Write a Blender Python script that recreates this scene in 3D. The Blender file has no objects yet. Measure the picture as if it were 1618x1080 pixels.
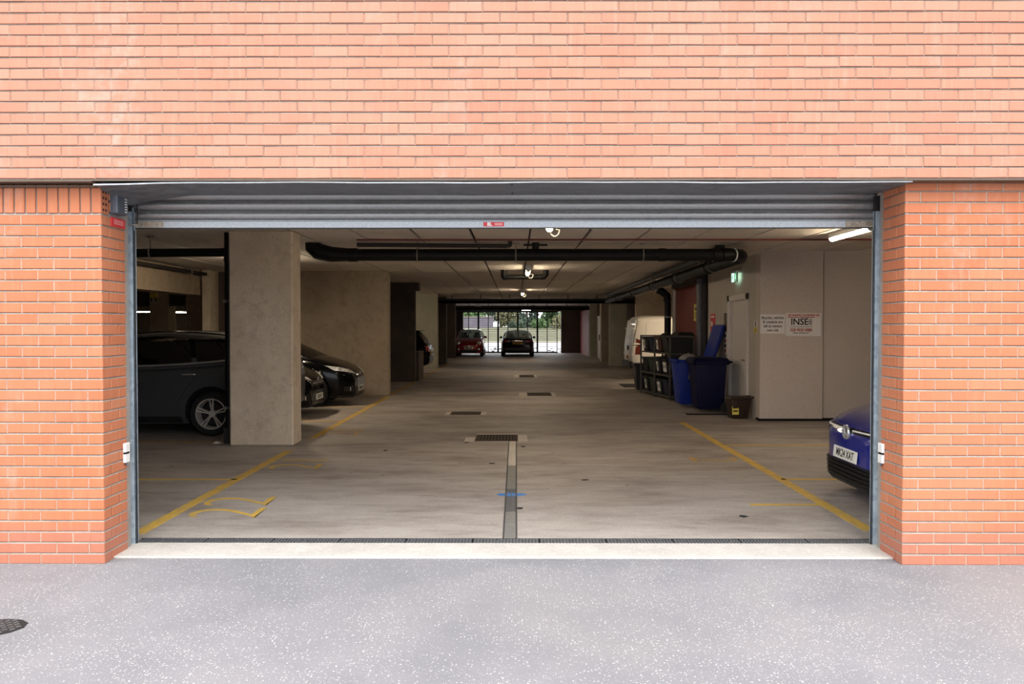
import bpy, bmesh, math, random
import numpy as np
from mathutils import Vector, Matrix, Euler

random.seed(7)
SC = bpy.context.scene
COL = SC.collection
PI = math.pi

# ------------------------------------------------------------------ camera
CAM_H, CAM_D = 1.642, 5.4
cd = bpy.data.cameras.new('camera')
cd.sensor_width = 36.0
cd.lens = 36.0 * 1240.0 / 1618.0
cd.clip_start = 0.05
cd.clip_end = 600
cam = bpy.data.objects.new('camera', cd)
COL.objects.link(cam)
cam.location = (0, -CAM_D, CAM_H)
cam.rotation_euler = (math.radians(90 - 1.107), 0, math.radians(0.277))
SC.camera = cam

# ------------------------------------------------------------------ sky (overcast: brighter overhead, white at the horizon)
world = bpy.data.worlds.new('overcast_sky')
SC.world = world
world.use_nodes = True
wn = world.node_tree
wn.nodes.clear()
w_out = wn.nodes.new('ShaderNodeOutputWorld')
w_bg = wn.nodes.new('ShaderNodeBackground')
w_tc = wn.nodes.new('ShaderNodeTexCoord')
w_sep = wn.nodes.new('ShaderNodeSeparateXYZ')
w_ramp = wn.nodes.new('ShaderNodeValToRGB')
w_ramp.color_ramp.elements[0].position = 0.0
w_ramp.color_ramp.elements[0].color = (0.58, 0.60, 0.63, 1)
w_ramp.color_ramp.elements[1].position = 1.0
w_ramp.color_ramp.elements[1].color = (1.0, 1.0, 1.0, 1)
wn.links.new(w_tc.outputs['Generated'], w_sep.inputs[0])
wn.links.new(w_sep.outputs['Z'], w_ramp.inputs[0])
wn.links.new(w_ramp.outputs[0], w_bg.inputs['Color'])
wn.links.new(w_bg.outputs[0], w_out.inputs[0])
SKY = 2.75
w_bg.inputs['Strength'].default_value = SKY
# the veiled sun, high behind the street
sd = bpy.data.lights.new('veiled_sun', 'SUN')
sd.energy = 1.1
sd.angle = math.radians(35)
sd.color = (1.0, 0.97, 0.93)
sun = bpy.data.objects.new('veiled_sun', sd)
COL.objects.link(sun)
sun.rotation_euler = (math.radians(38), 0, math.radians(14))

# ------------------------------------------------------------------ view
SC.view_settings.view_transform = 'Standard'
SC.view_settings.look = 'None'
SC.view_settings.gamma = 1.0
SC.view_settings.use_curve_mapping = False
SC.view_settings.exposure = 0.68
LAMP = 1.45           # scales every lamp of the car park

# ================================================================== materials
def L(r, g, b):
    f = lambda c: (c / 255 / 12.92) if c / 255 <= 0.04045 else ((c / 255 + 0.055) / 1.055) ** 2.4
    return (f(r), f(g), f(b), 1.0)

class NT:
    """small wrapper round a material's node tree"""
    def __init__(s, name, rough=0.6, metal=0.0, color=(0.5, 0.5, 0.5, 1)):
        s.m = bpy.data.materials.new(name)
        s.m.use_nodes = True
        s.t = s.m.node_tree
        s.b = s.t.nodes['Principled BSDF']
        s.b.inputs['Roughness'].default_value = rough
        s.b.inputs['Metallic'].default_value = metal
        s.b.inputs['Base Color'].default_value = color
        s.pos = None
    def n(s, kind, **kw):
        x = s.t.nodes.new(kind)
        for k, v in kw.items():
            if k in x.inputs.keys():
                s.put(x.inputs[k], v)
            else:
                setattr(x, k, v)
        return x
    def put(s, sock, v):
        if isinstance(v, bpy.types.NodeSocket):
            s.t.links.new(v, sock)
        else:
            sock.default_value = v
    def P(s, scale=(1, 1, 1)):
        if s.pos is None:
            s.pos = s.n('ShaderNodeNewGeometry').outputs['Position']
        if tuple(scale) == (1, 1, 1):
            return s.pos
        v = s.n('ShaderNodeVectorMath', operation='MULTIPLY')
        s.put(v.inputs[0], s.pos)
        v.inputs[1].default_value = scale
        return v.outputs[0]
    def obj(s):
        return s.n('ShaderNodeTexCoord').outputs['Object']
    def noise(s, scale, vec=None, detail=4, rough=0.6):
        x = s.n('ShaderNodeTexNoise', Scale=scale, Detail=detail, Roughness=rough)
        s.put(x.inputs['Vector'], vec if vec is not None else s.P())
        return x.outputs['Fac']
    def ramp(s, fac, *stops):
        r = s.n('ShaderNodeValToRGB')
        e = r.color_ramp.elements
        while len(e) < len(stops):
            e.new(0.5)
        for el, (p, c) in zip(e, stops):
            el.position = p
            el.color = c if isinstance(c, tuple) else (c, c, c, 1)
        s.put(r.inputs[0], fac)
        return r.outputs[0]
    def mix(s, fac, a, b, mode='MIX'):
        x = s.n('ShaderNodeMix', data_type='RGBA', blend_type=mode)
        s.put(x.inputs[0], fac)
        s.put(x.inputs[6], a)
        s.put(x.inputs[7], b)
        return x.outputs[2]
    def math(s, op, a, b=0.0):
        x = s.n('ShaderNodeMath', operation=op)
        s.put(x.inputs[0], a)
        s.put(x.inputs[1], b)
        return x.outputs[0]
    def bump(s, h, strength=0.3, dist=0.01):
        x = s.n('ShaderNodeBump', Strength=strength, Distance=dist)
        s.put(x.inputs['Height'], h)
        s.put(s.b.inputs['Normal'], x.outputs[0])
    def color(s, c):
        s.put(s.b.inputs['Base Color'], c)
    def rough(s, r):
        s.put(s.b.inputs['Roughness'], r)

def plain(name, col, rough=0.6, metal=0.0, vary=0.12, scale=14, bump=0.0, coat=0.0, spec=None):
    k = NT(name, rough, metal, col)
    f = k.noise(scale)
    lo = tuple(c * (1 - vary) for c in col[:3]) + (1,)
    hi = tuple(min(1, c * (1 + vary)) for c in col[:3]) + (1,)
    k.color(k.ramp(f, (0.3, lo), (0.7, hi)))
    if bump:
        k.bump(k.noise(scale * 4), bump, 0.004)
    if coat:
        k.b.inputs['Coat Weight'].default_value = coat
        k.b.inputs['Coat Roughness'].default_value = 0.04
    if spec is not None:
        k.b.inputs['Specular IOR Level'].default_value = spec
    return k.m

def brick_mat(name, base, pale, red, eff):
    k = NT(name, 0.82)
    oi = k.n('ShaderNodeObjectInfo').outputs['Random']
    ri = k.n('ShaderNodeNewGeometry').outputs['Random Per Island']
    rnd = k.math('FRACT', k.math('ADD', oi, ri))
    c = k.mix(0.38, base, k.ramp(rnd, (0.0, red), (0.3, base), (0.7, base), (1.0, pale)))
    # vertical fire streaks
    st = k.noise(1.0, k.P((34, 34, 3.0)), 3)
    c = k.mix(k.ramp(st, (0.52, 0.0), (0.72, 0.42)), c, red)
    st2 = k.noise(1.0, k.P((26, 26, 2.2)), 2)
    c = k.mix(k.ramp(st2, (0.56, 0.0), (0.75, 0.45)), c, pale)
    big = k.noise(0.55, None, 3)
    c = k.mix(k.ramp(big, (0.45, 0.0), (0.7, 0.35)), c, pale)
    # lime bloom run down the wall
    ef = k.noise(1.0, k.P((2.1, 2.1, 0.5)), 4, 0.65)
    ef2 = k.noise(9.0, None, 4, 0.7)
    e = k.math('MULTIPLY', k.ramp(ef, (0.56, 0.0), (0.74, 1.0)), k.ramp(ef2, (0.42, 0.0), (0.68, 1.0)))
    c = k.mix(k.math('MULTIPLY', e, eff), c, L(204, 192, 184))
    # damp, dirty bottom courses
    z = k.n('ShaderNodeSeparateXYZ')
    k.put(z.inputs[0], k.P())
    dz = k.math('SUBTRACT', z.outputs['Z'], k.math('MULTIPLY', k.noise(3.0), 0.3))
    c = k.mix(k.ramp(dz, (0.0, 0.55), (0.18, 0.0)), c, L(160, 104, 90))
    k.color(c)
    k.bump(k.noise(60, None, 5), 0.35, 0.003)
    return k.m

def concrete(name, lo, hi, scale=1.3, bump=0.25, rough=0.85, stain=None, holes=False, grain=45):
    k = NT(name, rough)
    a = k.noise(scale, None, 6, 0.65)
    c = k.ramp(a, (0.32, lo), (0.68, hi))
    st = k.noise(1.0, k.P((7, 7, 0.7)), 4)
    c = k.mix(k.ramp(st, (0.5, 0.0), (0.75, 0.3)), c, lo)
    if stain is not None:
        s2 = k.noise(0.9, None, 5, 0.7)
        c = k.mix(k.ramp(s2, (0.55, 0.0), (0.72, 0.6)), c, stain)
    if holes:
        mo = k.noise(5.5, None, 5, 0.75)
        c = k.mix(k.ramp(mo, (0.50, 0.0), (0.68, 0.5)), c, tuple(x * 0.62 for x in lo[:3]) + (1,))
        v = k.n('ShaderNodeTexVoronoi', Scale=9.0)
        k.put(v.inputs['Vector'], k.P())
        dot = k.ramp(v.outputs['Distance'], (0.05, 1.0), (0.09, 0.0))
        sel = k.ramp(k.noise(2.3), (0.5, 0.0), (0.56, 0.8))
        c = k.mix(k.math('MULTIPLY', dot, sel), c, tuple(x * 0.35 for x in lo[:3]) + (1,))
    fine = k.noise(grain, None, 5, 0.7)
    c = k.mix(0.28, c, k.ramp(fine, (0.3, 0.25), (0.7, 0.75)), 'OVERLAY')
    k.color(c)
    k.bump(k.math('ADD', k.math('MULTIPLY', a, 0.6), k.math('MULTIPLY', fine, 0.4)), bump, 0.006)
    return k.m

def floor_mat():
    k = NT('worn_garage_concrete', 0.55)
    a = k.noise(0.6, k.P((1.0, 2.2, 1)), 6, 0.65)
    c = k.ramp(a, (0.33, L(130, 121, 114)), (0.5, L(161, 153, 147)), (0.7, L(180, 173, 167)))
    b = k.noise(2.6, k.P((0.7, 2.4, 1)), 5, 0.7)
    c = k.mix(k.ramp(b, (0.52, 0.0), (0.72, 0.45)), c, L(108, 99, 91))
    # tyre-dulled lane
    t = k.noise(0.35, k.P((0.5, 2.0, 1)), 3)
    c = k.mix(k.ramp(t, (0.5, 0.0), (0.66, 0.4)), c, L(128, 113, 96))
    v = k.n('ShaderNodeTexVoronoi', Scale=2.3)
    k.put(v.inputs['Vector'], k.P())
    c = k.mix(k.ramp(v.outputs['Distance'], (0.03, 0.75), (0.06, 0.0)), c, L(62, 57, 54))
    fine = k.noise(38, None, 6, 0.75)
    c = k.mix(0.35, c, k.ramp(fine, (0.3, 0.25), (0.7, 0.75)), 'OVERLAY')
    k.color(c)
    k.rough(k.ramp(b, (0.3, 0.5), (0.7, 0.72)))
    k.bump(fine, 0.2, 0.004)
    return k.m

def asphalt_mat():
    k = NT('speckled_tarmac', 0.9)
    a = k.noise(0.9, None, 6, 0.6)
    c = k.ramp(a, (0.33, L(112, 112, 116)), (0.67, L(130, 128, 132)))
    warm = k.noise(0.45, None, 3)
    c = k.mix(k.ramp(warm, (0.52, 0.0), (0.72, 0.5)), c, L(124, 120, 118))
    fine = k.noise(120, None, 5, 0.8)
    c = k.mix(0.5, c, k.ramp(fine, (0.3, 0.22), (0.7, 0.78)), 'OVERLAY')
    dens = k.noise(1.6, None, 4, 0.7)
    for sc, r0, r1, thr in ((52, 0.19, 0.29, 0.74), (90, 0.18, 0.28, 0.70), (30, 0.11, 0.18, 0.86)):
        v = k.n('ShaderNodeTexVoronoi', Scale=float(sc))
        k.put(v.inputs['Vector'], k.P((1, 1.25, 1)))
        dot = k.ramp(v.outputs['Distance'], (r0, 1.0), (r1, 0.0))
        sp = k.n('ShaderNodeSeparateColor')
        k.put(sp.inputs[0], v.outputs['Color'])
        pick = k.math('GREATER_THAN', k.math('ADD', sp.outputs[0], k.math('MULTIPLY', k.math('SUBTRACT', dens, 0.5), 1.1)), thr)
        c = k.mix(k.math('MULTIPLY', k.math('MULTIPLY', dot, pick), 0.68), c, L(206, 204, 200))
    k.color(c)
    k.bump(fine, 0.35, 0.006)
    return k.m

def glass_mat(name, tint, gloss=0.12, clear=0.9):
    m = bpy.data.materials.new(name)
    m.use_nodes = True
    t = m.node_tree
    t.nodes.clear()
    o = t.nodes.new('ShaderNodeOutputMaterial')
    tr = t.nodes.new('ShaderNodeBsdfTransparent')
    tr.inputs[0].default_value = tint
    gl = t.nodes.new('ShaderNodeBsdfGlossy')
    gl.inputs['Roughness'].default_value = 0.03
    lw = t.nodes.new('ShaderNodeLayerWeight')
    lw.inputs[0].default_value = 0.25
    mr = t.nodes.new('ShaderNodeMapRange')
    mr.inputs['To Min'].default_value = gloss * 0.5
    mr.inputs['To Max'].default_value = 0.75
    mx = t.nodes.new('ShaderNodeMixShader')
    t.links.new(lw.outputs['Fresnel'], mr.inputs[0])
    t.links.new(mr.outputs[0], mx.inputs[0])
    t.links.new(tr.outputs[0], mx.inputs[1])
    t.links.new(gl.outputs[0], mx.inputs[2])
    t.links.new(mx.outputs[0], o.inputs[0])
    return m

def emit(name, col, strength):
    m = bpy.data.materials.new(name)
    m.use_nodes = True
    t = m.node_tree
    b = t.nodes['Principled BSDF']
    b.inputs['Base Color'].default_value = (0.8, 0.8, 0.8, 1)
    b.inputs['Emission Color'].default_value = col
    b.inputs['Emission Strength'].default_value = strength
    return m

def paint_mat(name, col, under, wear=0.45):
    k = NT(name, 0.7)
    f = k.noise(7, None, 6, 0.75)
    g = k.noise(40, None, 5, 0.75)
    w = k.math('ADD', k.math('MULTIPLY', f, 0.6), k.math('MULTIPLY', g, 0.4))
    k.color(k.mix(k.ramp(w, (wear, 0.0), (wear + 0.16, 0.75)), col, under))
    return k.m

def galv_mat(name, lo, hi, rough=0.45, metal=0.75, sc=30):
    k = NT(name, rough, metal)
    v = k.n('ShaderNodeTexVoronoi', Scale=float(sc * 3))
    k.put(v.inputs['Vector'], k.P())
    sp = k.n('ShaderNodeSeparateColor')
    k.put(sp.inputs[0], v.outputs['Color'])
    f = k.math('ADD', k.math('MULTIPLY', k.noise(sc * 0.15, None, 5), 0.6), k.math('MULTIPLY', sp.outputs[0], 0.4))
    k.color(k.ramp(f, (0.3, lo), (0.7, hi)))
    k.rough(k.ramp(f, (0.3, rough - 0.08), (0.7, rough + 0.15)))
    return k.m

M = {}
M['brick'] = brick_mat('orange_brick', L(182, 110, 75), L(191, 131, 100), L(170, 93, 62), 0.4)
M['brick_up'] = brick_mat('pale_orange_brick', L(182, 123, 100), L(190, 142, 122), L(174, 106, 86), 0.35)
M['mortar'] = concrete('lime_mortar', L(136, 128, 122), L(156, 150, 144), 3.0, 0.5)
M['mortar_bed'] = concrete('pale_bed_mortar', L(146, 138, 130), L(166, 159, 151), 3.0, 0.5)
M['perpend_up'] = concrete('brown_perpend_mortar', L(142, 112, 96), L(160, 130, 112), 3.0, 0.4)
M['perpend'] = concrete('brick_dusted_mortar', L(160, 128, 110), L(178, 146, 126), 3.0, 0.4)
M['brown_steel'] = plain('brown_steel_angle', L(96, 82, 70), 0.6, 0.3)
M['hole'] = plain('dark_core', L(60, 30, 20), 0.95)
M['flashing'] = galv_mat('lead_grey_flashing', L(92, 94, 98), L(114, 116, 120), 0.5, 0.3, 6)
M['lip'] = galv_mat('bright_flashing_lip', L(160, 164, 168), L(186, 188, 190), 0.5, 0.2, 8)
M['slat'] = galv_mat('galvanised_slat', L(150, 150, 150), L(164, 164, 164), 0.42, 0.75, 22)
M['rail'] = galv_mat('spangled_bottom_rail', L(158, 164, 170), L(184, 188, 192), 0.45, 0.45, 30)
M['guide'] = galv_mat('blue_grey_guide', L(132, 146, 158), L(162, 174, 184), 0.5, 0.15, 10)
M['bracket'] = galv_mat('tarnished_bracket', L(150, 138, 120), L(176, 168, 156), 0.5, 0.5, 16)
M['floor'] = floor_mat()
M['asphalt'] = asphalt_mat()
M['sill'] = concrete('pale_threshold', L(170, 165, 159), L(190, 186, 180), 2.2, 0.3)
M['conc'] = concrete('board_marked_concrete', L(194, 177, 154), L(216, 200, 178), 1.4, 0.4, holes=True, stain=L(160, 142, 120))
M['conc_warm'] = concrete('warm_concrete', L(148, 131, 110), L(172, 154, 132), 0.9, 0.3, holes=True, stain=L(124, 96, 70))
M['conc_shade'] = concrete('shaded_concrete', L(74, 62, 54), L(94, 80, 70), 1.0, 0.3)  # shade of the unlit walls put into the concrete's colour
M['conc_pale'] = concrete('pale_concrete', L(172, 168, 148), L(194, 190, 170), 1.0, 0.3)
M['ceil'] = concrete('precast_soffit', L(216, 206, 194), L(234, 225, 214), 0.7, 0.2, stain=L(198, 184, 166))
M['joint'] = concrete('dark_joint', L(40, 32, 28), L(52, 42, 36), 2.0, 0.2)
M['magnolia'] = concrete('grey_cream_paint', L(204, 190, 180), L(212, 199, 189), 0.4, 0.06, 0.6)
M['cream_side'] = concrete('cream_painted_wall', L(190, 180, 168), L(202, 192, 180), 0.5, 0.06, 0.6)
M['redwall'] = concrete('oxblood_paint', L(118, 46, 36), L(134, 56, 44), 0.6, 0.08, 0.6)
M['pinkwall'] = concrete('dusty_pink_paint', L(150, 76, 72), L(166, 88, 84), 0.6, 0.08, 0.6)
M['yellow'] = paint_mat('yellow_line_paint', L(214, 174, 72), L(150, 138, 112), 0.46)
M['yellow_faint'] = paint_mat('worn_yellow_paint', L(206, 160, 70), L(146, 132, 112), 0.42)
M['blue_spot'] = paint_mat('blue_spray_paint', L(52, 122, 190), L(120, 140, 160), 0.5)
M['patch'] = concrete('patch_mortar', L(198, 190, 180), L(212, 205, 196), 3.0, 0.3)
M['iron'] = plain('cast_iron', L(104, 102, 102), 0.6, 0.5, 0.25, 30, 0.3)
M['iron_brown'] = plain('rusty_grate', L(72, 56, 46), 0.75, 0.3, 0.3, 25, 0.3)
M['cover'] = plain('steel_channel_cover', L(128, 128, 126), 0.5, 0.35, 0.15, 20, 0.2)
M['grate'] = plain('channel_grate', L(92, 94, 98), 0.55, 0.2, 0.2, 30)
M['void'] = plain('trench_dark', L(22, 20, 19), 0.95)
M['pipe'] = plain('black_plastic_pipe', L(11, 10, 10), 0.5, 0, 0.15, spec=0.3)
M['pipe_grey'] = plain('grey_plastic_pipe', L(92, 90, 96), 0.45)
M['pipe_dark'] = plain('dark_steel_tray', L(44, 40, 38), 0.6, 0.3)
M['zinc'] = galv_mat('zinc_hanger', L(130, 124, 118), L(160, 154, 148), 0.45, 0.6)
M['red_pipe'] = plain('red_alarm_cable', L(110, 40, 34), 0.6)
M['white_plastic'] = plain('white_plastic', L(226, 226, 224), 0.4, 0, 0.03)
M['white_paint'] = plain('white_gloss_paint', L(226, 218, 210), 0.4, 0, 0.04)
M['white_cable'] = plain('white_cable', L(210, 200, 180), 0.5)
M['black'] = plain('black_plastic', L(24, 24, 25), 0.5, 0, 0.1)
M['black_gloss'] = plain('gloss_black_trim', L(12, 12, 13), 0.15, 0, 0.05, coat=0.5)
M['rubber'] = plain('tyre_rubber', L(26, 25, 25), 0.8, 0, 0.15, 30)
M['alloy'] = plain('bright_alloy', L(214, 210, 206), 0.32, 0.35, 0.06)
M['steel_wheel'] = plain('dull_alloy', L(120, 118, 116), 0.4, 0.7, 0.08)
M['chrome'] = plain('chrome', L(228, 228, 228), 0.2, 0.7, 0.02)
M['lens'] = plain('headlight_lens', L(222, 222, 218), 0.15, 0.25, 0.35, 24, coat=0.8)
M['lens_dark'] = plain('smoked_lens', L(46, 48, 54), 0.2, 0.1, 0.35, 30, coat=0.4)
M['red_lens'] = plain('red_lens', L(150, 20, 20), 0.2, 0, 0.1, coat=0.6)
M['amber'] = plain('dark_amber_lens', L(110, 40, 24), 0.25)
M['plate_w'] = plain('white_number_plate', L(232, 232, 226), 0.4, 0, 0.03)
M['plate_y'] = plain('yellow_number_plate', L(226, 170, 40), 0.4, 0, 0.03)
M['ink'] = plain('black_print', L(20, 18, 18), 0.6)
M['ink_red'] = plain('red_print', L(168, 46, 44), 0.6)
M['ink_grey'] = plain('grey_print', L(96, 84, 78), 0.6)
M['ink_white'] = plain('white_print', L(236, 232, 230), 0.6, 0, 0.02)
M['sign_white'] = plain('white_sign_board', L(240, 234, 230), 0.5, 0, 0.03)
M['sign_pink'] = plain('pale_red_band', L(236, 214, 208), 0.5, 0, 0.03)
M['sign_red'] = plain('red_sign', L(206, 50, 56), 0.5, 0, 0.06)
M['sign_yellow'] = plain('yellow_notice', L(232, 212, 96), 0.6, 0, 0.05)
M['sign_dark'] = plain('dark_poster', L(74, 68, 62), 0.5, 0, 0.3, 9)
M['box_grey'] = plain('grey_metal_box', L(96, 102, 112), 0.45, 0.4, 0.12, 18)
M['blue_bin'] = plain('royal_blue_plastic', L(18, 44, 136), 0.45, 0, 0.08, spec=0.3)
M['navy_bin'] = plain('navy_plastic', L(13, 15, 52), 0.55, 0, 0.08, spec=0.2)
M['brown_bin'] = plain('brown_plastic', L(48, 32, 25), 0.5, 0, 0.08)
M['box_black'] = plain('black_recycling_plastic', L(32, 32, 35), 0.5, 0, 0.12)
M['box_navy'] = plain('navy_recycling_plastic', L(34, 38, 62), 0.5, 0, 0.1)
M['box_brown'] = plain('maroon_recycling_plastic', L(66, 38, 34), 0.5, 0, 0.1)
M['box_green'] = plain('green_recycling_plastic', L(44, 56, 46), 0.5, 0, 0.1)
M['rack'] = galv_mat('rack_steel', L(86, 82, 78), L(112, 106, 100), 0.5, 0.5)
M['paper'] = plain('paper_label', L(222, 220, 214), 0.7, 0, 0.04)
M['rubbish'] = plain('grey_rubbish_bag', L(150, 144, 138), 0.5, 0, 0.2)
M['seat'] = plain('seat_cloth', L(30, 28, 28), 0.9)
M['car_grey'] = plain('anthracite_paint', L(74, 76, 80), 0.4, 0.25, 0.03, 6, coat=0.5)
M['car_black'] = plain('black_paint', L(6, 6, 7), 0.2, 0, 0.03, 6, coat=0.22, spec=0.15)
M['car_blue'] = plain('deep_blue_paint', L(20, 34, 132), 0.3, 0.1, 0.04, 6, coat=1.0)
M['car_red'] = plain('deep_red_paint', L(150, 18, 24), 0.3, 0.2, 0.04, 6, coat=0.9)
M['car_navy'] = plain('blue_black_paint', L(14, 15, 24), 0.25, 0.1, 0.03, 6, coat=0.35, spec=.3)
M['van_white'] = plain('van_white_paint', L(240, 234, 224), 0.35, 0, 0.02, 6, coat=0.5)
M['glass_dark'] = glass_mat('privacy_glass', (0.06, 0.06, 0.065, 1), 0.14)
M['glass'] = glass_mat('car_glass', (0.85, 0.90, 0.88, 1), 0.08)
M['gate'] = plain('black_gate_steel', L(30, 30, 32), 0.5, 0.5)
M['grass'] = plain('rough_grass', L(70, 70, 46), 0.95, 0, 0.3, 0.8)
M['road'] = concrete('pale_forecourt', L(134, 134, 138), L(152, 152, 156), 0.4, 0.1)
M['kerbstone'] = plain('pale_kerbstone', L(140, 136, 118), 0.8)
M['bark'] = plain('tree_bark', L(92, 80, 66), 0.9)
M['leaf_a'] = plain('green_leaf', L(80, 104, 62), 0.7, 0, 0.35, 3)
M['leaf_b'] = plain('olive_leaf', L(104, 104, 74), 0.7, 0, 0.35, 3)
M['leaf_c'] = plain('dark_leaf', L(66, 82, 66), 0.7, 0, 0.35, 3)
M['leaf_dead'] = plain('fallen_leaf', L(46, 42, 38), 0.9)
M['far_wall'] = concrete('mauve_grey_wall', L(92, 86, 96), L(106, 100, 110), 0.6, 0.1)
M['tube'] = emit('lamp_tube', (1.0, 0.83, 0.60, 1), 80 * LAMP)
M['tube_far'] = emit('lamp_tube_far', (1.0, 0.86, 0.62, 1), 40 * LAMP)
M['tube_lane'] = emit('lamp_tube_lane', (1.0, 0.82, 0.58, 1), 34 * LAMP)
M['tube_soft'] = emit('lamp_tube_soft', (1.0, 0.82, 0.58, 1), 22 * LAMP)
M['exit_white'] = emit('exit_panel_white', (0.55, 0.95, 0.75, 1), 1.1)
M['exit_green'] = emit('exit_panel_green', (0.02, 0.32, 0.12, 1), 0.5)

# ================================================================== geometry helpers
class MB:
    """collects shapes; build() links them as one mesh object"""
    def __init__(s):
        s.v, s.f, s.fm = [], [], []
        s.cur = 0
    def add(s, vs, fs):
        o = len(s.v)
        s.v += [tuple(v) for v in vs]
        s.f += [tuple(i + o for i in f) for f in fs]
        s.fm += [s.cur] * len(fs)
        return s
    def box(s, x0, x1, y0, y1, z0, z1):
        vs = [(x, y, z) for z in (z0, z1) for y in (y0, y1) for x in (x0, x1)]
        return s.add(vs, [(0, 2, 3, 1), (4, 5, 7, 6), (0, 1, 5, 4), (2, 6, 7, 3), (0, 4, 6, 2), (1, 3, 7, 5)])
    def rbox(s, x0, x1, y0, y1, z0, z1, m):
        """box turned by matrix m"""
        vs = [m @ Vector((x, y, z)) for z in (z0, z1) for y in (y0, y1) for x in (x0, x1)]
        return s.add(vs, [(0, 2, 3, 1), (4, 5, 7, 6), (0, 1, 5, 4), (2, 6, 7, 3), (0, 4, 6, 2), (1, 3, 7, 5)])
    def tube(s, pts, r, n=12, cap=True):
        pts = [Vector(p) for p in pts]
        rs = r if isinstance(r, (list, tuple)) else [r] * len(pts)
        rings, prev = [], None
        for i, p in enumerate(pts):
            d = ((pts[min(i + 1, len(pts) - 1)] - p).normalized() + (p - pts[max(i - 1, 0)]).normalized())
            d.normalize()
            if prev is None:
                a = d.orthogonal().normalized()
            else:
                a = (prev - d * prev.dot(d)).normalized()
            prev = a
            b = d.cross(a)
            rings.append([p + (a * math.cos(2 * PI * k / n) + b * math.sin(2 * PI * k / n)) * rs[i] for k in range(n)])
        vs = [v for rg in rings for v in rg]
        fs = []
        for i in range(len(rings) - 1):
            for k in range(n):
                k2 = (k + 1) % n
                fs.append((i * n + k, i * n + k2, (i + 1) * n + k2, (i + 1) * n + k))
        if cap:
            fs.append(tuple(reversed(range(n))))
            fs.append(tuple((len(rings) - 1) * n + k for k in range(n)))
        return s.add(vs, fs)
    def lathe(s, prof, axis='y', n=32, c=(0, 0, 0)):
        """prof: (radius, along); closed ring profile not needed"""
        vs, fs = [], []
        for (r, h) in prof:
            for k in range(n):
                a = 2 * PI * k / n
                u, w = r * math.cos(a), r * math.sin(a)
                p = {'y': (u, h, w), 'z': (u, w, h), 'x': (h, u, w)}[axis]
                vs.append((p[0] + c[0], p[1] + c[1], p[2] + c[2]))
        for i in range(len(prof) - 1):
            for k in range(n):
                k2 = (k + 1) % n
                fs.append((i * n + k, i * n + k2, (i + 1) * n + k2, (i + 1) * n + k))
        return s.add(vs, fs)
    def prism(s, poly, a0, a1, axis='y'):
        """poly in the plane across axis, extruded from a0 to a1"""
        n = len(poly)
        def pt(p, a):
            return {'y': (p[0], a, p[1]), 'x': (a, p[0], p[1]), 'z': (p[0], p[1], a)}[axis]
        vs = [pt(p, a0) for p in poly] + [pt(p, a1) for p in poly]
        fs = [tuple(range(n)), tuple(reversed(range(n, 2 * n)))]
        for i in range(n):
            j = (i + 1) % n
            fs.append((i, n + i, n + j, j))
        return s.add(vs, fs)
    def frustum(s, lo, hi):
        """lo, hi: (x0,x1,y0,y1,z)"""
        vs = []
        for (x0, x1, y0, y1, z) in (lo, hi):
            vs += [(x0, y0, z), (x1, y0, z), (x1, y1, z), (x0, y1, z)]
        return s.add(vs, [(3, 2, 1, 0), (4, 5, 6, 7), (0, 1, 5, 4), (1, 2, 6, 5), (2, 3, 7, 6), (3, 0, 4, 7)])
    def grid_solid(s, front, back):
        """two equal grids of points, joined round the rim"""
        nu, nv = len(front), len(front[0])
        vs = [p for row in front for p in row] + [p for row in back for p in row]
        o = nu * nv
        fs = []
        for i in range(nu - 1):
            for j in range(nv - 1):
                a, b, c, d = i * nv + j, i * nv + j + 1, (i + 1) * nv + j + 1, (i + 1) * nv + j
                fs += [(a, b, c, d), (o + d, o + c, o + b, o + a)]
        rim = [(i, 0) for i in range(nu)] + [(nu - 1, j) for j in range(1, nv)] + [(i, nv - 1) for i in range(nu - 2, -1, -1)] + [(0, j) for j in range(nv - 2, 0, -1)]
        for k in range(len(rim)):
            (i, j), (i2, j2) = rim[k], rim[(k + 1) % len(rim)]
            a, b = i * nv + j, i2 * nv + j2
            fs.append((a, b, o + b, o + a))
        return s.add(vs, fs)
    def mesh(s, name, mats, smooth=False, bevel=0.0, angle=40, segs=1):
        me = bpy.data.meshes.new(name)
        me.from_pydata(s.v, [], s.f)
        bm = bmesh.new()
        bm.from_mesh(me)
        for f, mi in zip(bm.faces, s.fm):
            f.material_index = mi
        bmesh.ops.recalc_face_normals(bm, faces=bm.faces)
        if bevel:
            ed = [e for e in bm.edges if len(e.link_faces) == 2 and e.calc_face_angle(0) > math.radians(angle)]
            bmesh.ops.bevel(bm, geom=ed, offset=bevel, offset_type='OFFSET', segments=segs, profile=0.5, affect='EDGES', clamp_overlap=True)
        bm.to_mesh(me)
        bm.free()
        for m in (mats if isinstance(mats, (list, tuple)) else [mats]):
            me.materials.append(m)
        if smooth:
            me.shade_smooth()
            try:
                me.set_sharp_from_angle(angle=math.radians(angle))
            except Exception:
                pass
        return me
    def build(s, name, mats, parent=None, smooth=False, bevel=0.0, angle=40, segs=1):
        return link(name, s.mesh(name, mats, smooth, bevel, angle, segs), parent)

def link(name, me, parent=None, loc=None, rot=None):
    o = bpy.data.objects.new(name, me)
    COL.objects.link(o)
    if parent is not None:
        o.parent = parent
    if loc is not None:
        o.location = loc
    if rot is not None:
        o.rotation_euler = rot
    return o

def thing(name, label, cat, loc=(0, 0, 0), rz=0.0, group=None):
    o = bpy.data.objects.new(name, None)
    COL.objects.link(o)
    o.empty_display_size = 0.1
    o.location = loc
    o.rotation_euler = (0, 0, rz)
    return tag(o, label, cat, group)

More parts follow.
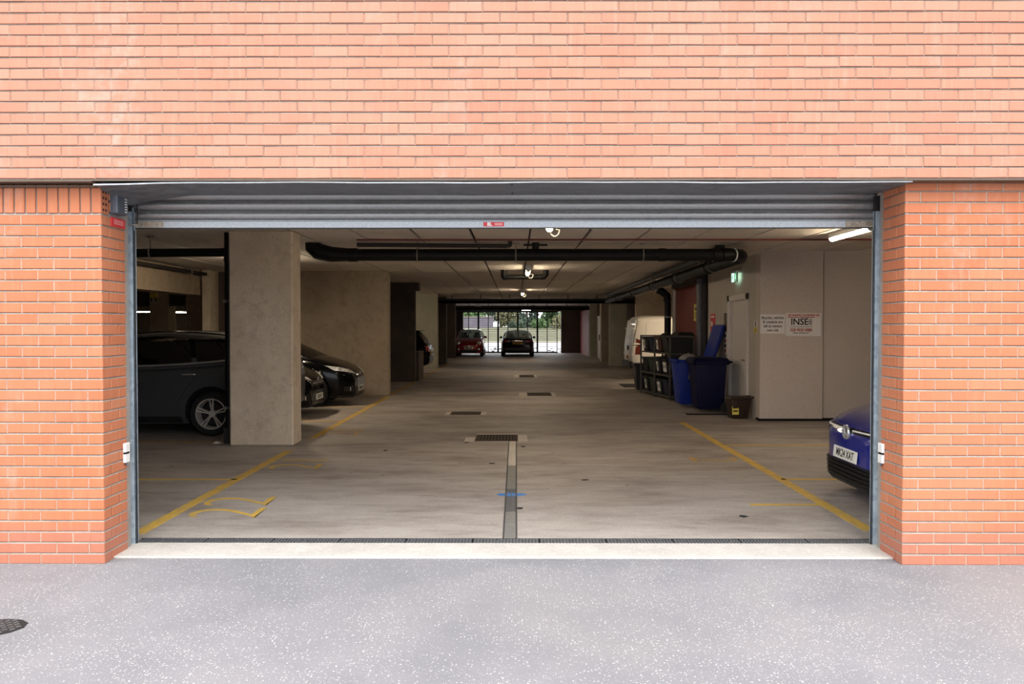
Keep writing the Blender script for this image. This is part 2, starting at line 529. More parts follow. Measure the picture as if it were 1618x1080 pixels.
def tag(o, label, cat, group=None):
    o['label'] = label
    o['category'] = cat
    if group:
        o['group'] = group
    return o

def struct(name, mb, m, label=None, **kw):
    o = mb.build(name, m, None, **kw)
    o['kind'] = 'structure'
    if label:
        o['label'] = label
    return o

def part(name, mb, m, parent, label=None, **kw):
    o = mb.build(name, m, parent, **kw)
    if label:
        o['label'] = label
    return o

def box_mb(*a):
    return MB().box(*a)

def text(s, size, m, name, parent, mat4, align='CENTER', thick=0.0008, squeeze=1.0, bold=0.0):
    """lettering as mesh; mat4 maps the text plane (x right, y up) to the parent's space"""
    cu = bpy.data.curves.new('lettering', 'FONT')
    cu.body = s
    cu.size = size
    cu.align_x = align
    cu.align_y = 'CENTER'
    cu.extrude = thick
    cu.offset = bold
    cu.resolution_u = 3
    tmp = bpy.data.objects.new('lettering', cu)
    COL.objects.link(tmp)
    dg = bpy.context.evaluated_depsgraph_get()
    me = bpy.data.meshes.new_from_object(tmp.evaluated_get(dg))
    COL.objects.unlink(tmp)
    bpy.data.objects.remove(tmp)
    bpy.data.curves.remove(cu)
    me.transform(mat4 @ Matrix.Diagonal((squeeze, 1, 1, 1)))
    me.materials.clear()
    me.materials.append(m)
    return link(name, me, parent)

def frame(origin, right, up):
    r, u = Vector(right).normalized(), Vector(up).normalized()
    n = r.cross(u)
    return Matrix(((r.x, u.x, n.x, origin[0]), (r.y, u.y, n.y, origin[1]), (r.z, u.z, n.z, origin[2]), (0, 0, 0, 1)))

# ================================================================== STRUCTURE
# ---- brick walls
def brick_mesh(name, sx, sy, sz, m, seed):
    r = random.Random(seed)
    mb = MB().box(-sx / 2, sx / 2, 0, sy, -sz / 2, sz / 2)
    me = mb.mesh(name, m, bevel=0.0035, angle=60)
    for v in me.vertices:
        v.co.x += r.uniform(-0.0012, 0.0012)
        v.co.z += r.uniform(-0.0012, 0.0012)
    return me

def append_mesh(mb, me, loc):
    mb.add([Vector(v.co) + Vector(loc) for v in me.vertices], [tuple(p.vertices) for p in me.polygons])

BH, BV = 0.2245, 0.0757           # lower wall: brick and course pitch
UH, UV = 0.2265, 0.0738           # upper wall
str_lo = [brick_mesh('stretcher', BH - .0095, .1, BV - .0100, M['brick'], i) for i in range(4)]
head_lo = [brick_mesh('header', .1025, BH - .0095, BV - .0100, M['brick'], 10 + i) for i in range(3)]
hhead_lo = [brick_mesh('half_header', .1025, .1025, BV - .0100, M['brick'], 15 + i) for i in range(3)]
sold_lo = [brick_mesh('soldier', BV - .0105, .1, .2145, M['brick'], 20 + i) for i in range(3)]
str_up = [brick_mesh('stretcher_pale', UH - .0085, .1, UV - .0090, M['brick_up'], 30 + i) for i in range(4)]

wall_front = struct('wall_front', box_mb(-15, 15, -.1072, .45, 2.634, 5.6), M['mortar'], 'pale orange brick wall above the garage opening')
spots = []
for row in range(26):
    z = 2.634 + UV * (row + .5)
    x0 = -3.28 + UH * .5 + (0.5 * UH if row % 2 else 0) - 16 * UH
    for i in range(62):
        spots.append((x0 + i * UH, z, row))
spots.sort(key=lambda s: (abs(s[0]) > 3.55, s[2], abs(s[0])))
mb = MB()
for k, (x, z, row) in enumerate(spots):
    me = random.choice(str_up)
    loc = (x + random.uniform(-.0012, .0012), -.12 + random.uniform(-.0012, .0012), z + random.uniform(-.001, .001))
    if k < 300:
        link('brick', me, wall_front, loc)
    else:
        append_mesh(mb, me, loc)
bed, perp = MB(), MB()
for row in range(27):
    z = 2.634 + UV * row
    bed.prism([(-.1185, z - .0045), (-.107, z + .0045), (-.100, z + .0045), (-.100, z - .0045)], -6.9, 7.0, 'x')
for (x, z, row) in spots:
    perp.box(x + UH / 2 - .0048, x + UH / 2 + .0048, -.1165, -.105, z - UV / 2 + .003, z + UV / 2 - .003)
o = bed.build('mortar_joints', M['mortar'], wall_front)
o['kind'] = 'stuff'
o = perp.build('upright_joints', M['perpend_up'], wall_front)
o['kind'] = 'stuff'
rest = mb.build('bricks_beyond', M['brick_up'], wall_front)
rest['kind'] = 'stuff'
# open weep joints in the second course
for px in (-3.157 + UH * 0, -3.157 + UH * 4, -3.157 + UH * 8, -3.157 + UH * 13, -3.157 + UH * 17, -3.157 + UH * 21, -3.157 + UH * 26):
    part('weep_hole', box_mb(px - .0035, px + .0035, -.1150, -.1100, 2.634 + UV + .006, 2.634 + 2 * UV - .006), M['void'], wall_front)

XL, XR = -2.852, 2.665
def pier(name, xc, sgn, label):
    """sgn -1: pier to the left of its corner xc, +1: to the right"""
    xa, xb = sorted((xc + sgn * .0128, xc + sgn * 12.2))
    w = struct(name, box_mb(xa, xb, .0128, .40, 0, 2.62), M['mortar'], label)
    far, bed, perp = MB(), MB(), MB()
    n_rows = 32 if sgn < 0 else 35
    for row in range(n_rows):
        z = .07 - BV * .5 + BV * row
        fr = lambda: random.uniform(-.0012, .0012)
        if row % 2 == 0:      # stretcher on the corner, its end on the reveal
            link('brick', random.choice(str_lo), w, (xc + sgn * (BH - .0095) / 2, fr(), z))
            link('brick', random.choice(head_lo), w, (xc + sgn * .05125, .112 + fr(), z))
            x = xc + sgn * (BH + (BH - .0095) / 2)
        else:                 # header on the corner, stretcher along the reveal
            link('brick', random.choice(head_lo), w, (xc + sgn * .05125, fr(), z))
            link('brick', random.choice(hhead_lo), w, (xc + sgn * .05125, BH + fr(), z))
            x = xc + sgn * (BH * .5 + (BH - .0095) / 2)
        for i in range(30):
            p = (x + sgn * i * BH, fr(), z)
            bx_ = p[0] - sgn * BH / 2
            perp.box(bx_ - .0055, bx_ + .0055, .0030, .014, z - BV / 2 + .003, z + BV / 2 - .003)
            if abs(p[0]) < 3.72:
                link('brick', random.choice(str_lo), w, p)
            else:
                append_mesh(far, random.choice(str_lo), p)
    for row in range(n_rows):
        z = .07 + BV * row
        x0, x1 = sorted((xc + sgn * .003, xc + sgn * 7.2))
        bed.prism([(.0015, z - .0055), (.0125, z + .0050), (.02, z + .0050), (.02, z - .0055)], x0, x1, 'x')
        bed.prism([(xc + sgn * .0015, z - .0055), (xc + sgn * .0125, z + .0050), (xc + sgn * .02, z + .0050), (xc + sgn * .02, z - .0055)], .003, .335, 'y')
        q = .1075 if row % 2 else .2198
        if row:
            perp.box(*sorted((xc + sgn * .003, xc + sgn * .02)), q - .0055 + (0 if row % 2 else 0), q + .0055, z - BV + .003, z - .003)
    o = bed.build('mortar_joints', M['mortar_bed'], w)
    o['kind'] = 'stuff'
    o = perp.build('upright_joints', M['perpend'], w)
    o['kind'] = 'stuff'
    o = far.build('bricks_beyond', M['brick'], w)
    o['kind'] = 'stuff'
    return w
wall_left = pier('wall_left', XL, -1, 'orange brick pier left of the opening')
wall_right = pier('wall_right', XR, 1, 'orange brick pier right of the opening')
# soldier course on top of the left pier, its end brick shows the core holes
zs = .07 + BV * 31 + .005 + .2145 / 2 + .003
far = MB()
for i in range(60):
    x = XL - (BV - .0105) / 2 - BV * i
    if abs(x) < 3.72:
        link('soldier_brick', random.choice(sold_lo), wall_left, (x, random.uniform(-.001, .001), zs))
    else:
        append_mesh(far, sold_lo[0], (x, 0, zs))
o = far.build('soldiers_beyond', M['brick'], wall_left)
o['kind'] = 'stuff'
link('brick', hhead_lo[0], wall_left, (XL - .05, .115, zs - .05))
link('brick', hhead_lo[1], wall_left, (XL - .05, .115, zs + .03))
for i in range(5):
    for j in range(2):
        c = (XL, .030 + .034 * j, zs - .082 + .041 * i)
        part('core_hole', MB().tube([(c[0] - .002, c[1], c[2]), (c[0] + .0012, c[1], c[2])], .0105, 10), M['hole'], wall_left)
# brown steel angles under the upper wall
struct('trim_1', MB().box(-15, XL - .0, -.118, .01, 2.618, 2.633).box(-15, XL - .02, -.04, .0, 2.596, 2.606), M['brown_steel'], 'brown steel angle over the left brick pier')
struct('trim_2', MB().box(XR + .0, 15, -.118, .01, 2.622, 2.633), M['brown_steel'], 'brown steel angle over the right brick pier')
struct('trim_3', MB().box(XL, XR, -.118, -.098, 2.622, 2.633), M['brown_steel'], 'thin dark joint line over the grey flashing')
struct('wall_backing', MB().box(-20.3, -2.93, .40, .55, 0, 3.4).box(2.76, 10, .40, .55, 0, 3.4).box(-2.93, 2.76, .66, .80, 2.55, 3.4), M['conc_shade'], 'inner leaf of the front wall')

# ---- ground, threshold, garage floor
struct('pavement', box_mb(-40, 40, -45, .14, -.3, 0), M['asphalt'], 'grey tarmac flecked with white')
struct('threshold', MB().box(-3.0, 2.83, .13, .49, -.25, .014), M['sill'], 'pale concrete threshold strip', bevel=.006)
TX0, TX1 = -.105, .013     # the long channel
fl = MB()
fl.box(-20.3, 9.4, .65, 44.2, -.3, -.06)
fl.box(-20.3, TX0, .65, 5.84, -.06, 0).box(TX1, 9.4, .65, 5.84, -.06, 0).box(-20.3, 9.4, 5.84, 44.2, -.06, 0)
fl.box(-20.3, -3.0, .40, .65, -.3, 0).box(2.83, 9.4, .40, .65, -.3, 0)
floor = struct('floor', fl, M['floor'], 'stained concrete garage floor')
def line(x0, x1, y0, y1, name, label=None, m='yellow'):
    return part(name, box_mb(min(x0, x1), max(x0, x1), min(y0, y1), max(y0, y1), -.003, .0022), M[m], floor, label)
line(-3.06, -2.95, .78, 4.98, 'bay_line', 'yellow line along the front left bays')
line(-3.06, -2.95, 6.15, 13.1, 'bay_line', 'yellow line past the first column')
line(-3.06, -2.97, 13.6, 18.1, 'bay_line', m='yellow_faint')
line(-3.05, -2.97, 18.4, 29, 'bay_line', m='yellow_faint')
line(2.80, 2.91, .90, 8.1, 'bay_line', 'yellow line along the right bays')
line(-9, -3.0, 2.97, 3.04, 'bay_line')
line(-9, -4.0, 5.70, 5.78, 'bay_line', m='yellow_faint')
line(-9, -3.0, 8.18, 8.27, 'bay_line')
line(-9, -3.0, 10.68, 10.76, 'bay_line')
line(2.86, 8.9, 3.00, 3.08, 'bay_line')
line(2.86, 8.9, 5.44, 5.52, 'bay_line')
for s, at, face, sz, m in (('2', (-2.52, 1.50), -1, .68, 'yellow'), ('2', (-2.57, 1.96), -1, .68, 'yellow'), ('2', (-2.56, 3.80), -1, .66, 'yellow'), ('1', (-2.56, 4.23), -1, .66, 'yellow'),
                           ('2', (-2.66, 6.60), -1, .6, 'yellow_faint'), ('0', (-2.66, 7.05), -1, .6, 'yellow_faint'), ('1', (2.45, 1.83), 1, .74, 'yellow'), ('2', (2.42, 4.30), 1, .66, 'yellow_faint')):
    if face < 0:
        mt = frame((at[0], at[1], .002), (0, 1, 0), (-1, 0, 0))
    else:
        mt = frame((at[0], at[1], .002), (0, -1, 0), (1, 0, 0))
    text(s, sz * 1.35, M[m], 'bay_number', floor, mt, bold=-.014)
part('spray_spot', MB().prism([(-.04 + .145 * math.cos(a * PI / 14) * (1 + .1 * math.sin(a * 2.7)), 2.255 + .075 * math.sin(a * PI / 14) * (1 + .15 * math.sin(a * 1.9))) for a in range(28)], -.003, .0018, 'z'), M['blue_spot'], floor, 'blue sprayed spot')
for (x0, x1, y0, y1) in ((-.74, -.60, 5.80, 6.24), (.03, .17, 5.80, 6.5), (-.6, .03, 6.52, 6.62), (-1.33, -1.24, 9.2, 9.7), (-.66, -.56, 9.2, 9.7), (.08, .26, 13.2, 14.2), (.87, .96, 13.2, 14.2), (-.05, .1, 20.0, 21.5), (.62, .7, 20.0, 21.5)):
    part('mortar_patch', box_mb(x0, x1, y0, y1, -.003, .0016), M['patch'], floor)
for k in range(7):
    a = random.uniform(-2.3, 2.3); b = random.uniform(1, 8)
    part('oil_spot', MB().prism([(a + random.uniform(.02, .05) * math.cos(t * PI / 5), b + random.uniform(.02, .06) * math.sin(t * PI / 5)) for t in range(10)], -.003, .0014, 'z'), M['void'], floor)

# ---- ceiling: precast planks, joints recessed
ceiling = struct('ceiling', box_mb(-20.3, 10, .5, 44.4, 3.0, 3.4), M['joint'], 'precast concrete plank ceiling')
XJ = [-8.82 + .82 * i for i in range(23)]
for xi, xj in enumerate(XJ[:-1]):
    g = .014 if xi % 3 else .028
    for (ya, yb) in ((.56, 13.3), (13.33, 26.0), (26.03, 44.3)):
        part('plank', box_mb(xj + g, xj + .82 - g, ya, yb, 2.965 + random.uniform(-.003, .003), 3.02), M['ceil'], ceiling)
part('plank', box_mb(-20.2, -8.84, .56, 44.3, 2.965, 3.02), M['ceil'], ceiling)

# ---- walls and columns inside
def wall(name, a, m, label=None, bevel=0.0):
    return struct(name, box_mb(*a), M[m], label, bevel=bevel)
wall('column_1', (-3.955, -3.075, 5.40, 5.82, 0, 2.97), 'conc', 'broad concrete column by the left bays', .018)
wall('wall_left_bay', (-6.6, -3.02, 13.2, 13.5, 0, 2.97), 'conc_warm', 'warm lit concrete fin wall behind the black hatchback', .012)
wall('wall_left_dark', (-8.6, -3.02, 18.1, 18.35, 0, 2.97), 'conc_shade', 'concrete fin wall coloured dark for its unlit bay', .01)
wall('beam_1', (-8.6, -2.9, 18.0, 18.4, 2.72, 2.97), 'conc_shade')
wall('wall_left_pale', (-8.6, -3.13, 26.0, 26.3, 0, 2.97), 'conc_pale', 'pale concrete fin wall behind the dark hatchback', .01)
wall('column_2', (-3.9, -3.05, 28.9, 29.5, 0, 2.97), 'conc_shade', None, .015)
wall('column_3', (-4.0, -3.2, 36.0, 36.6, 0, 2.97), 'conc_shade', None, .015)
wall('wall_stub', (-3.10, -2.94, 18.36, 19.6, 0, .88), 'conc_shade', 'low concrete stub wall behind the dark fin')
wall('beam_2', (-7.9, -7.4, .55, 13.0, 2.385, 2.97), 'conc_warm', 'deep concrete beam over the left hall')
wall('column_4', (-7.35, -7.16, 12.95, 13.5, 0, 2.97), 'conc', None, .015)
wall('wall_left_screen', (-7.16, -6.5, 13.5, 13.7, 0, 2.97), 'conc_shade')
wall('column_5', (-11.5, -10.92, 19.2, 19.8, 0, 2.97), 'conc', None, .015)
wall('beam_3', (-20, -7.95, 19.3, 19.7, 2.3, 2.97), 'conc_shade')
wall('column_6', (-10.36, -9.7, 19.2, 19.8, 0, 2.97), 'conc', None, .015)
wall('wall_far_left', (-20.3, -8.6, 36, 36.3, 0, 2.97), 'conc_shade')
wall('wall_outer_left', (-20.5, -20.2, .4, 44.3, 0, 3.4), 'conc_shade')
wall('wall_gate_left', (-20.2, -3.32, 44.0, 44.4, 0, 3.0), 'conc_shade', 'dark end wall left of the gate')
wall('wall_gate_right', (2.86, 10.0, 44.0, 44.4, 0, 3.0), 'conc_shade', 'dark end wall right of the gate')
wall('beam_4', (-3.4, 2.9, 43.8, 44.4, 2.60, 3.0), 'conc_shade')
wall('wall_outer_right', (9.4, 9.7, .4, 44.3, 0, 3.4), 'conc_shade')
# right side: cream lobby with door, oxblood wall, pink wall
wall('wall_lobby_front', (4.245, 5.335, 8.26, 8.5, .045, 2.97), 'magnolia', 'grey cream wall carrying two signs')
wall('wall_lobby_return', (5.37, 9.4, 8.33, 8.5, .045, 2.97), 'magnolia', 'grey cream wall beside the blue car')
wall('baseboard_lobby', (4.235, 9.4, 8.27, 8.45, 0, .05), 'void')
DY0, DY1, DZ = 9.02, 10.22, 2.20
lob = MB().box(4.25, 4.45, 8.45, DY0, 0, 2.97).box(4.25, 4.45, DY1, 12.35, 0, 2.97).box(4.25, 4.45, DY0, DY1, DZ, 2.97)
struct('wall_lobby_side', lob, M['cream_side'], 'cream wall with the white door and notices')
struct('wall_lobby_inside', MB().box(5.3, 5.4, 8.5, 12.3, 0, 2.97), M['cream_side'])
wall('wall_red', (4.27, 4.45, 12.35, 15.7, 0, 2.97), 'redwall', 'oxblood red painted wall behind the rack')
wall('beam_red', (4.18, 4.45, 12.35, 15.7, 2.66, 2.97), 'conc_shade')
wall('wall_van_bay', (4.27, 9.4, 15.7, 15.9, 0, 2.97), 'cream_side')
wall('wall_right_bay', (4.5, 9.4, 24.0, 24.3, 0, 2.97), 'conc', 'grey concrete wall behind the white van')
wall('column_7', (3.93, 4.62, 27.3, 27.9, 0, 2.97), 'conc_pale', 'pale concrete column beyond the white van', .015)
wall('wall_pink', (4.05, 4.3, 38.2, 43.9, 0, 2.6), 'pinkwall', 'dusty pink wall near the far gate')
wall('column_8', (3.95, 4.5, 36.6, 37.1, 0, 2.97), 'conc_pale')
wall('column_9', (4.02, 4.6, 31.6, 32.2, 0, 2.97), 'conc', None, .01)
wall('wall_right_recess', (4.9, 5.1, 24.3, 38.2, 0, 2.97), 'conc_shade')
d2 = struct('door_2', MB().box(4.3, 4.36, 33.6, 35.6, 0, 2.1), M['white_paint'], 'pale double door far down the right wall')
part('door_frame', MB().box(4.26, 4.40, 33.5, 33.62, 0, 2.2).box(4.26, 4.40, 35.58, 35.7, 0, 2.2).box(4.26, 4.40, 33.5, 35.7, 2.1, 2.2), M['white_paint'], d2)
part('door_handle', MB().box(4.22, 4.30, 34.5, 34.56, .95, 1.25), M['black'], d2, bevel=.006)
struct('wall_door_recess', MB().box(4.36, 4.9, 32.2, 36.6, 0, 2.97), M['conc_shade'])
# the lobby door
d1 = struct('door_1', MB().box(4.285, 4.325, DY0 + .10, DY1 - .06, 0.01, DZ - .06), M['white_paint'], 'white lobby door by the brown caddy')
part('door_frame', MB().box(4.215, 4.36, DY0 - .08, DY0 + .05, 0, DZ + .06).box(4.215, 4.36, DY1 - .05, DY1 + .08, 0, DZ + .06).box(4.215, 4.36, DY0 - .08, DY1 + .08, DZ - .06, DZ + .06), M['white_paint'], d1, bevel=.008)
part('door_handle', MB().tube([(4.285, DY0 + .2, 1.02), (4.235, DY0 + .2, 1.02), (4.235, DY0 + .33, 1.02)], .011, 8), M['zinc'], d1)

# ================================================================== OPENING: shutter, flashing, drain
fl = thing('soffit_flashing', 'grey sheet metal flashing folded over the head of the opening', 'flashing')
nu = 24
xs = [XL + .004 + (XR - XL - .008) * i / nu for i in range(nu + 1)]
def fz(x, t):       # t 0 front .. 1 back
    sag = .065 * max(0, 1 - (x - XL) / .42) ** 1.4
    wob = .004 * math.sin(x * 3.1) + .003 * math.sin(x * 7.7)
    return 2.612 - .012 * max(0, 1 - (x - XL) / .5) + wob * .5 + t * (.003 - sag + wob * .6) - .006 * math.sin(t * PI)
top = [[(x, -.1 + .50 * t, fz(x, t) + .004) for t in (0, .25, .5, .75, 1)] for x in xs]
bot_ = [[(x, -.1 + .50 * t, fz(x, t)) for t in (0, .25, .5, .75, 1)] for x in xs]
part('sheet', MB().grid_solid(top, bot_), M['flashing'], fl, smooth=True, angle=50)
mb = MB()
for i in range(nu):
    a, b = xs[i], xs[i + 1]
    za, zb = fz(a, 0), fz(b, 0)
    mb.add([(a, -.106, za - .004), (b, -.106, zb - .004), (b, -.106, zb + .006), (a, -.106, za + .006),
            (a, -.099, za - .004), (b, -.099, zb - .004), (b, -.099, zb + .006), (a, -.099, za + .006)],
           [(0, 1, 2, 3), (7, 6, 5, 4), (3, 2, 6, 7), (0, 4, 5, 1), (0, 3, 7, 4), (1, 5, 6, 2)])
part('folded_lip', mb, M['lip'], fl, 'bright folded lip')
part('sheet_seam', box_mb(-.03, -.022, -.1, .38, 2.6085, 2.6125), M['pipe_dark'], fl)

sh = thing('roller_shutter', 'raised galvanised roller shutter across the garage opening', 'shutter')
def slat(z0, z1, name):
    prof = []
    n = 9
    h = z1 - z0
    for i in range(n + 1):
        t = i / n
        prof.append((.500 - .018 * math.sin(t * PI) ** .8, z0 + .008 + (h - .010) * t))
    prof += [(.506, z1 - .002), (.520, z1 - .002), (.520, z0 + .002), (.506, z0 + .002)]
    part(name, MB().prism([(y, z) for (y, z) in prof], -2.885, 2.695, 'x'), M['slat'], sh, smooth=True, angle=35)
for k in range(4):
    slat(2.441 + .0735 * k, 2.441 + .0735 * (k + 1), 'slat')
part('bottom_rail', MB().box(-2.87, 2.68, .482, .512, 2.383, 2.433).box(-2.87, 2.68, .489, .506, 2.433, 2.443), M['rail'], sh, 'bright spangled bottom rail', bevel=.003)
part('rail_foot', MB().box(-2.87, 2.68, .488, .508, 2.377, 2.384), M['black'], sh)
for (x0, x1) in ((-2.850, -2.640), (2.46, 2.66)):
    b = part('lock_bracket', box_mb(x0, x1, .474, .483, 2.384, 2.432), M['bracket'], sh, 'tarnished lock plate', bevel=.002)
    for q in (.25, .78):
        c = x0 + (x1 - x0) * q
        part('bolt', MB().tube([(c, .476, 2.408), (c, .466, 2.408)], .011, 8), M['zinc'], b)
st = part('sticker', box_mb(-.242, -.088, .4795, .4822, 2.392, 2.424), M['sign_red'], sh, 'red maker sticker')
text('BL', .034, M['ink_white'], 'lettering', st, frame((-.196, .479, 2.408), (1, 0, 0), (0, 0, 1)), bold=.0015)
for zz in (2.414, 2.408, 2.402):
    part('print_line', box_mb(-.158, -.100, .4788, .4796, zz - .0012, zz + .0012), M['sign_pink'], st)
for (xa, sg) in ((-2.912, 1), (2.722, -1)):
    g = MB()
    g.box(*sorted((xa, xa + sg * .060)), .455, .463, .0, 2.53)
    g.box(*sorted((xa, xa + sg * .008)), .455, .56, .0, 2.53)
    g.box(*sorted((xa, xa + sg * .030)), .552, .560, .0, 2.53)
    g.box(*sorted((xa + sg * .052, xa + sg * .060)), .455, .480, .0, 2.50)
    gr = part('guide_rail', g, M['guide'], sh, 'blue grey steel guide rail', bevel=.0015)
    part('rail_edge', MB().box(*sorted((xa + sg * .060, xa + sg * .064)), .458, .472, .0, 2.36), M['black'], gr)
part('wall_strip', MB().box(2.712, 2.724, .40, .458, 0, 2.5), M['white_paint'], sh, 'pale sealant strip by the right guide')
part('wall_strip', MB().box(-2.914, -2.904, .40, .458, 0, 2.5), M['white_paint'], sh, 'pale sealant strip by the left guide')
part('end_plate', MB().box(2.66, 2.76, .44, .47, 2.50, 2.61), M['pipe_dark'], sh)
part('end_plate', MB().box(-2.94, -2.86, .44, .47, 2.50, 2.58), M['pipe_dark'], sh)
part('chain', MB().tube([(-2.83, .470, 2.58), (-2.825, .462, 2.50), (-2.83, .466, 2.41)], .004, 6), M['pipe_dark'], sh)
part('pull_wire', MB().tube([(-2.90, .446, 2.400), (-2.86, .450, 2.401), (-2.82, .466, 2.405)], .004, 6), M['bracket'], sh)

def sensor(x, y, label):
    t = thing('safety_sensor', label, 'sensor', (x, y, .725))
    part('housing', box_mb(0, .022, -.036, .036, -.072, .072), M['white_plastic'], t, bevel=.006, segs=2)
    part('lens_slot', box_mb(.006, .0235, -.037, .020, -.007, .007), M['black'], t)
    part('edge_trim', box_mb(.004, .0225, .034, .038, -.065, .065), M['black'], t)
    part('conduit', MB().tube([(.008, .0, -.07), (.008, .0, -.095)], .007, 8), M['pipe_grey'], t)
    return t
sensor(XL, .298, 'white safety sensor box on the left brick reveal')
q = sensor(XR, .298, 'white safety sensor box on the right brick reveal')
q.scale = (-1, 1, 1)

kp = thing('keypad_box', 'grey metal keypad box on the left brick reveal', 'keypad', (XL, .195, 2.505))
part('housing', box_mb(-.008, .050, -.075, .075, -.065, .075), M['box_grey'], kp, bevel=.006)
for i in range(6):
    for j in range(2):
        part('key', box_mb(.049, .053, .035 + .016 * j, .044 + .016 * j, -.045 + .018 * i, -.037 + .018 * i), M['ink_white'], kp)
wn_ = thing('warning_plate', 'small red warning plate under the keypad box', 'sign', (XL, .222, 2.385))
part('plate', box_mb(0, .006, -.10, .10, -.032, .032), M['sign_red'], wn_, bevel=.002)
for k in range(3):
    part('print_line', box_mb(.0055, .0068, -.06, .07, .012 - .012 * k, .015 - .012 * k), M['sign_pink'], wn_)

dr = thing('threshold_drain', 'dark slotted drain running along the pale threshold', 'drain')
part('channel', MB().box(-2.90, 2.73, .49, .65, -.16, -.11).box(-2.90, 2.73, .488, .500, -.16, .004).box(-2.90, 2.73, .640, .652, -.16, .004), M['void'], dr)
g = MB()
n = 20
for i in range(n):
    x = -.25 + .5 * (i + .5) / n
    g.box(x - .0068, x + .0068, .502, .638, -.02, .005)
for y in (.502, .566, .626):
    g.box(-.25, .25, y, y + .012, -.022, .004)
gm = g.mesh('drain_grate', M['grate'])
for i in range(11):
    link('grate', gm, dr, (-2.635 + .5 * i + .012 * i, 0, random.uniform(-.002, .001)))

ch = thing('long_drain', 'long floor channel running back from the threshold drain', 'drain')
part('channel', MB().box(TX0, TX1, .66, 5.84, -.058, -.05).box(TX0, TX0 + .008, .66, 5.84, -.058, .003).box(TX1 - .008, TX1, .66, 5.84, -.058, .003), M['iron'], ch)
for (a, b) in ((.66, 1.10), (1.105, 1.545)):
    part('cover', box_mb(TX0 + .012, TX1 - .012, a, b, -.05, .001), M['cover'], ch, bevel=.002)
for a in (1.55, 2.04):
    g = MB()
    for i in range(22):
        y = a + .485 * (i + .5) / 22
        g.box(TX0 + .014, TX1 - .014, y - .006, y + .006, -.03, .001)
    for x in (TX0 + .012, (TX0 + TX1) / 2 - .004, TX1 - .020):
        g.box(x, x + .008, a, a + .485, -.03, .002)
    part('grate', g, M['iron'], ch)
for (a, b) in ((2.53, 3.18), (3.185, 3.87)):
    part('cover', box_mb(TX0 + .012, TX1 - .012, a, b, -.05, .001), M['cover'], ch, bevel=.002)
for (a, b) in ((3.875, 4.78), (4.79, 5.82)):
    part('cover', box_mb(TX0 + .012, TX1 - .012, a, b, -.05, .001), M['patch'], ch, 'pale mortar filled cover', bevel=.002)

def floor_grate(x0, x1, y0, y1, label):
    t = thing('floor_grate', label, 'grate', ((x0 + x1) / 2, (y0 + y1) / 2, 0))
    a, b = (x1 - x0) / 2, (y1 - y0) / 2
    part('frame', MB().box(-a, a, -b, -b + .03, -.02, .006).box(-a, a, b - .03, b, -.02, .006).box(-a, -a + .03, -b, b, -.02, .006).box(a - .03, a, -b, b, -.02, .006), M['iron_brown'], t)
    part('bed', box_mb(-a, a, -b, b, -.02, .0012), M['void'], t)
    g = MB()
    n = max(6, int((x1 - x0) / .05))
    for i in range(n):
        x = -a + .03 + (2 * a - .06) * (i + .5) / n
        g.box(x - .012, x + .012, -b + .02, b - .02, -.01, .004)
    part('bars', g, M['iron_brown'], t)
floor_grate(-.59, .03, 5.86, 6.50, 'brown floor grate at the end of the long channel')
floor_grate(-1.23, -.66, 9.24, 9.72, 'brown floor grate set left of the lane centre')
floor_grate(.28, .86, 13.3, 14.1, 'floor grate in a pale patch, third from the threshold')
floor_grate(.12, .60, 20.1, 21.3, 'farthest floor grate, deep in the lane')
gu = thing('gully_grate', 'worn iron gully grate sunk in the tarmac by the left pier', 'grate', (-2.86, -1.17, 0), .25)
part('frame', MB().prism([(.17 * math.cos(a * PI / 12) * (1.05 if a % 2 else 1), .13 * math.sin(a * PI / 12)) for a in range(24)], -.02, .003, 'z'), M['void'], gu)
g = MB()
for i in range(9):
    for j in range(6):
        x, y = -.14 + .035 * i + (.017 if j % 2 else 0), -.09 + .035 * j
        if (x / .16) ** 2 + (y / .12) ** 2 < .9:
            g.rbox(x - .013, x + .013, y - .006, y + .006, 0, .008, Matrix.Translation((x, y, 0)) @ Matrix.Rotation(.6, 4, 'Z') @ Matrix.Translation((-x, -y, 0)))
part('bars', g, M['iron'], gu)

# ================================================================== LAMPS
def batten(x, y, z, length, label, rot=PI / 2, tube='tube_lane', cable=True):
    t = thing('ceiling_light', label, 'lamp', (x, y, z), rot)
    h = length / 2
    part('housing', box_mb(-h, h, -.055, .055, .0, 2.965 - z if 2.965 - z < .2 else .05), M['white_plastic'], t, bevel=.006)
    part('diffuser', MB().prism([(.042 * math.cos(a * PI / 8), -.008 - .036 * math.sin(a * PI / 8)) for a in range(9)], -h + .02, h - .02, 'x'), M[tube], t, 'glowing diffuser')
    part('end_cap', MB().prism([(.047 * math.cos(a * PI / 8), .002 - .05 * math.sin(a * PI / 8)) for a in range(9)], -h, -h + .022, 'x').prism([(.047 * math.cos(a * PI / 8), .002 - .05 * math.sin(a * PI / 8)) for a in range(9)], h - .022, h, 'x'), M['white_plastic'], t)
    if 2.965 - z >= .2:
        part('hanger', MB().tube([(-h * .6, 0, .04), (-h * .6, 0, 2.965 - z)], .006, 6).tube([(h * .6, 0, .04), (h * .6, 0, 2.965 - z)], .006, 6), M['zinc'], t)
    if cable:
        part('cable', MB().tube([(h, .03, .04)] + [(h + .02 + .02 * math.sin(a * PI / 8), -.07 - .06 * math.cos(a * PI / 8), -.02 - .075 * math.sin(a * PI / 8)) for a in range(9)] + [(h, -.02, .06)], .007, 6), M['white_cable'], t)
    return t
batten(.43, 4.05, 2.90, 1.25, 'ceiling batten light nearest the shutter, in the lane')
batten(.27, 12.1, 2.86, 1.25, 'ceiling batten light under the looped black pipe')
batten(.24, 22.7, 2.84, 1.4, 'third ceiling batten light along the lane')
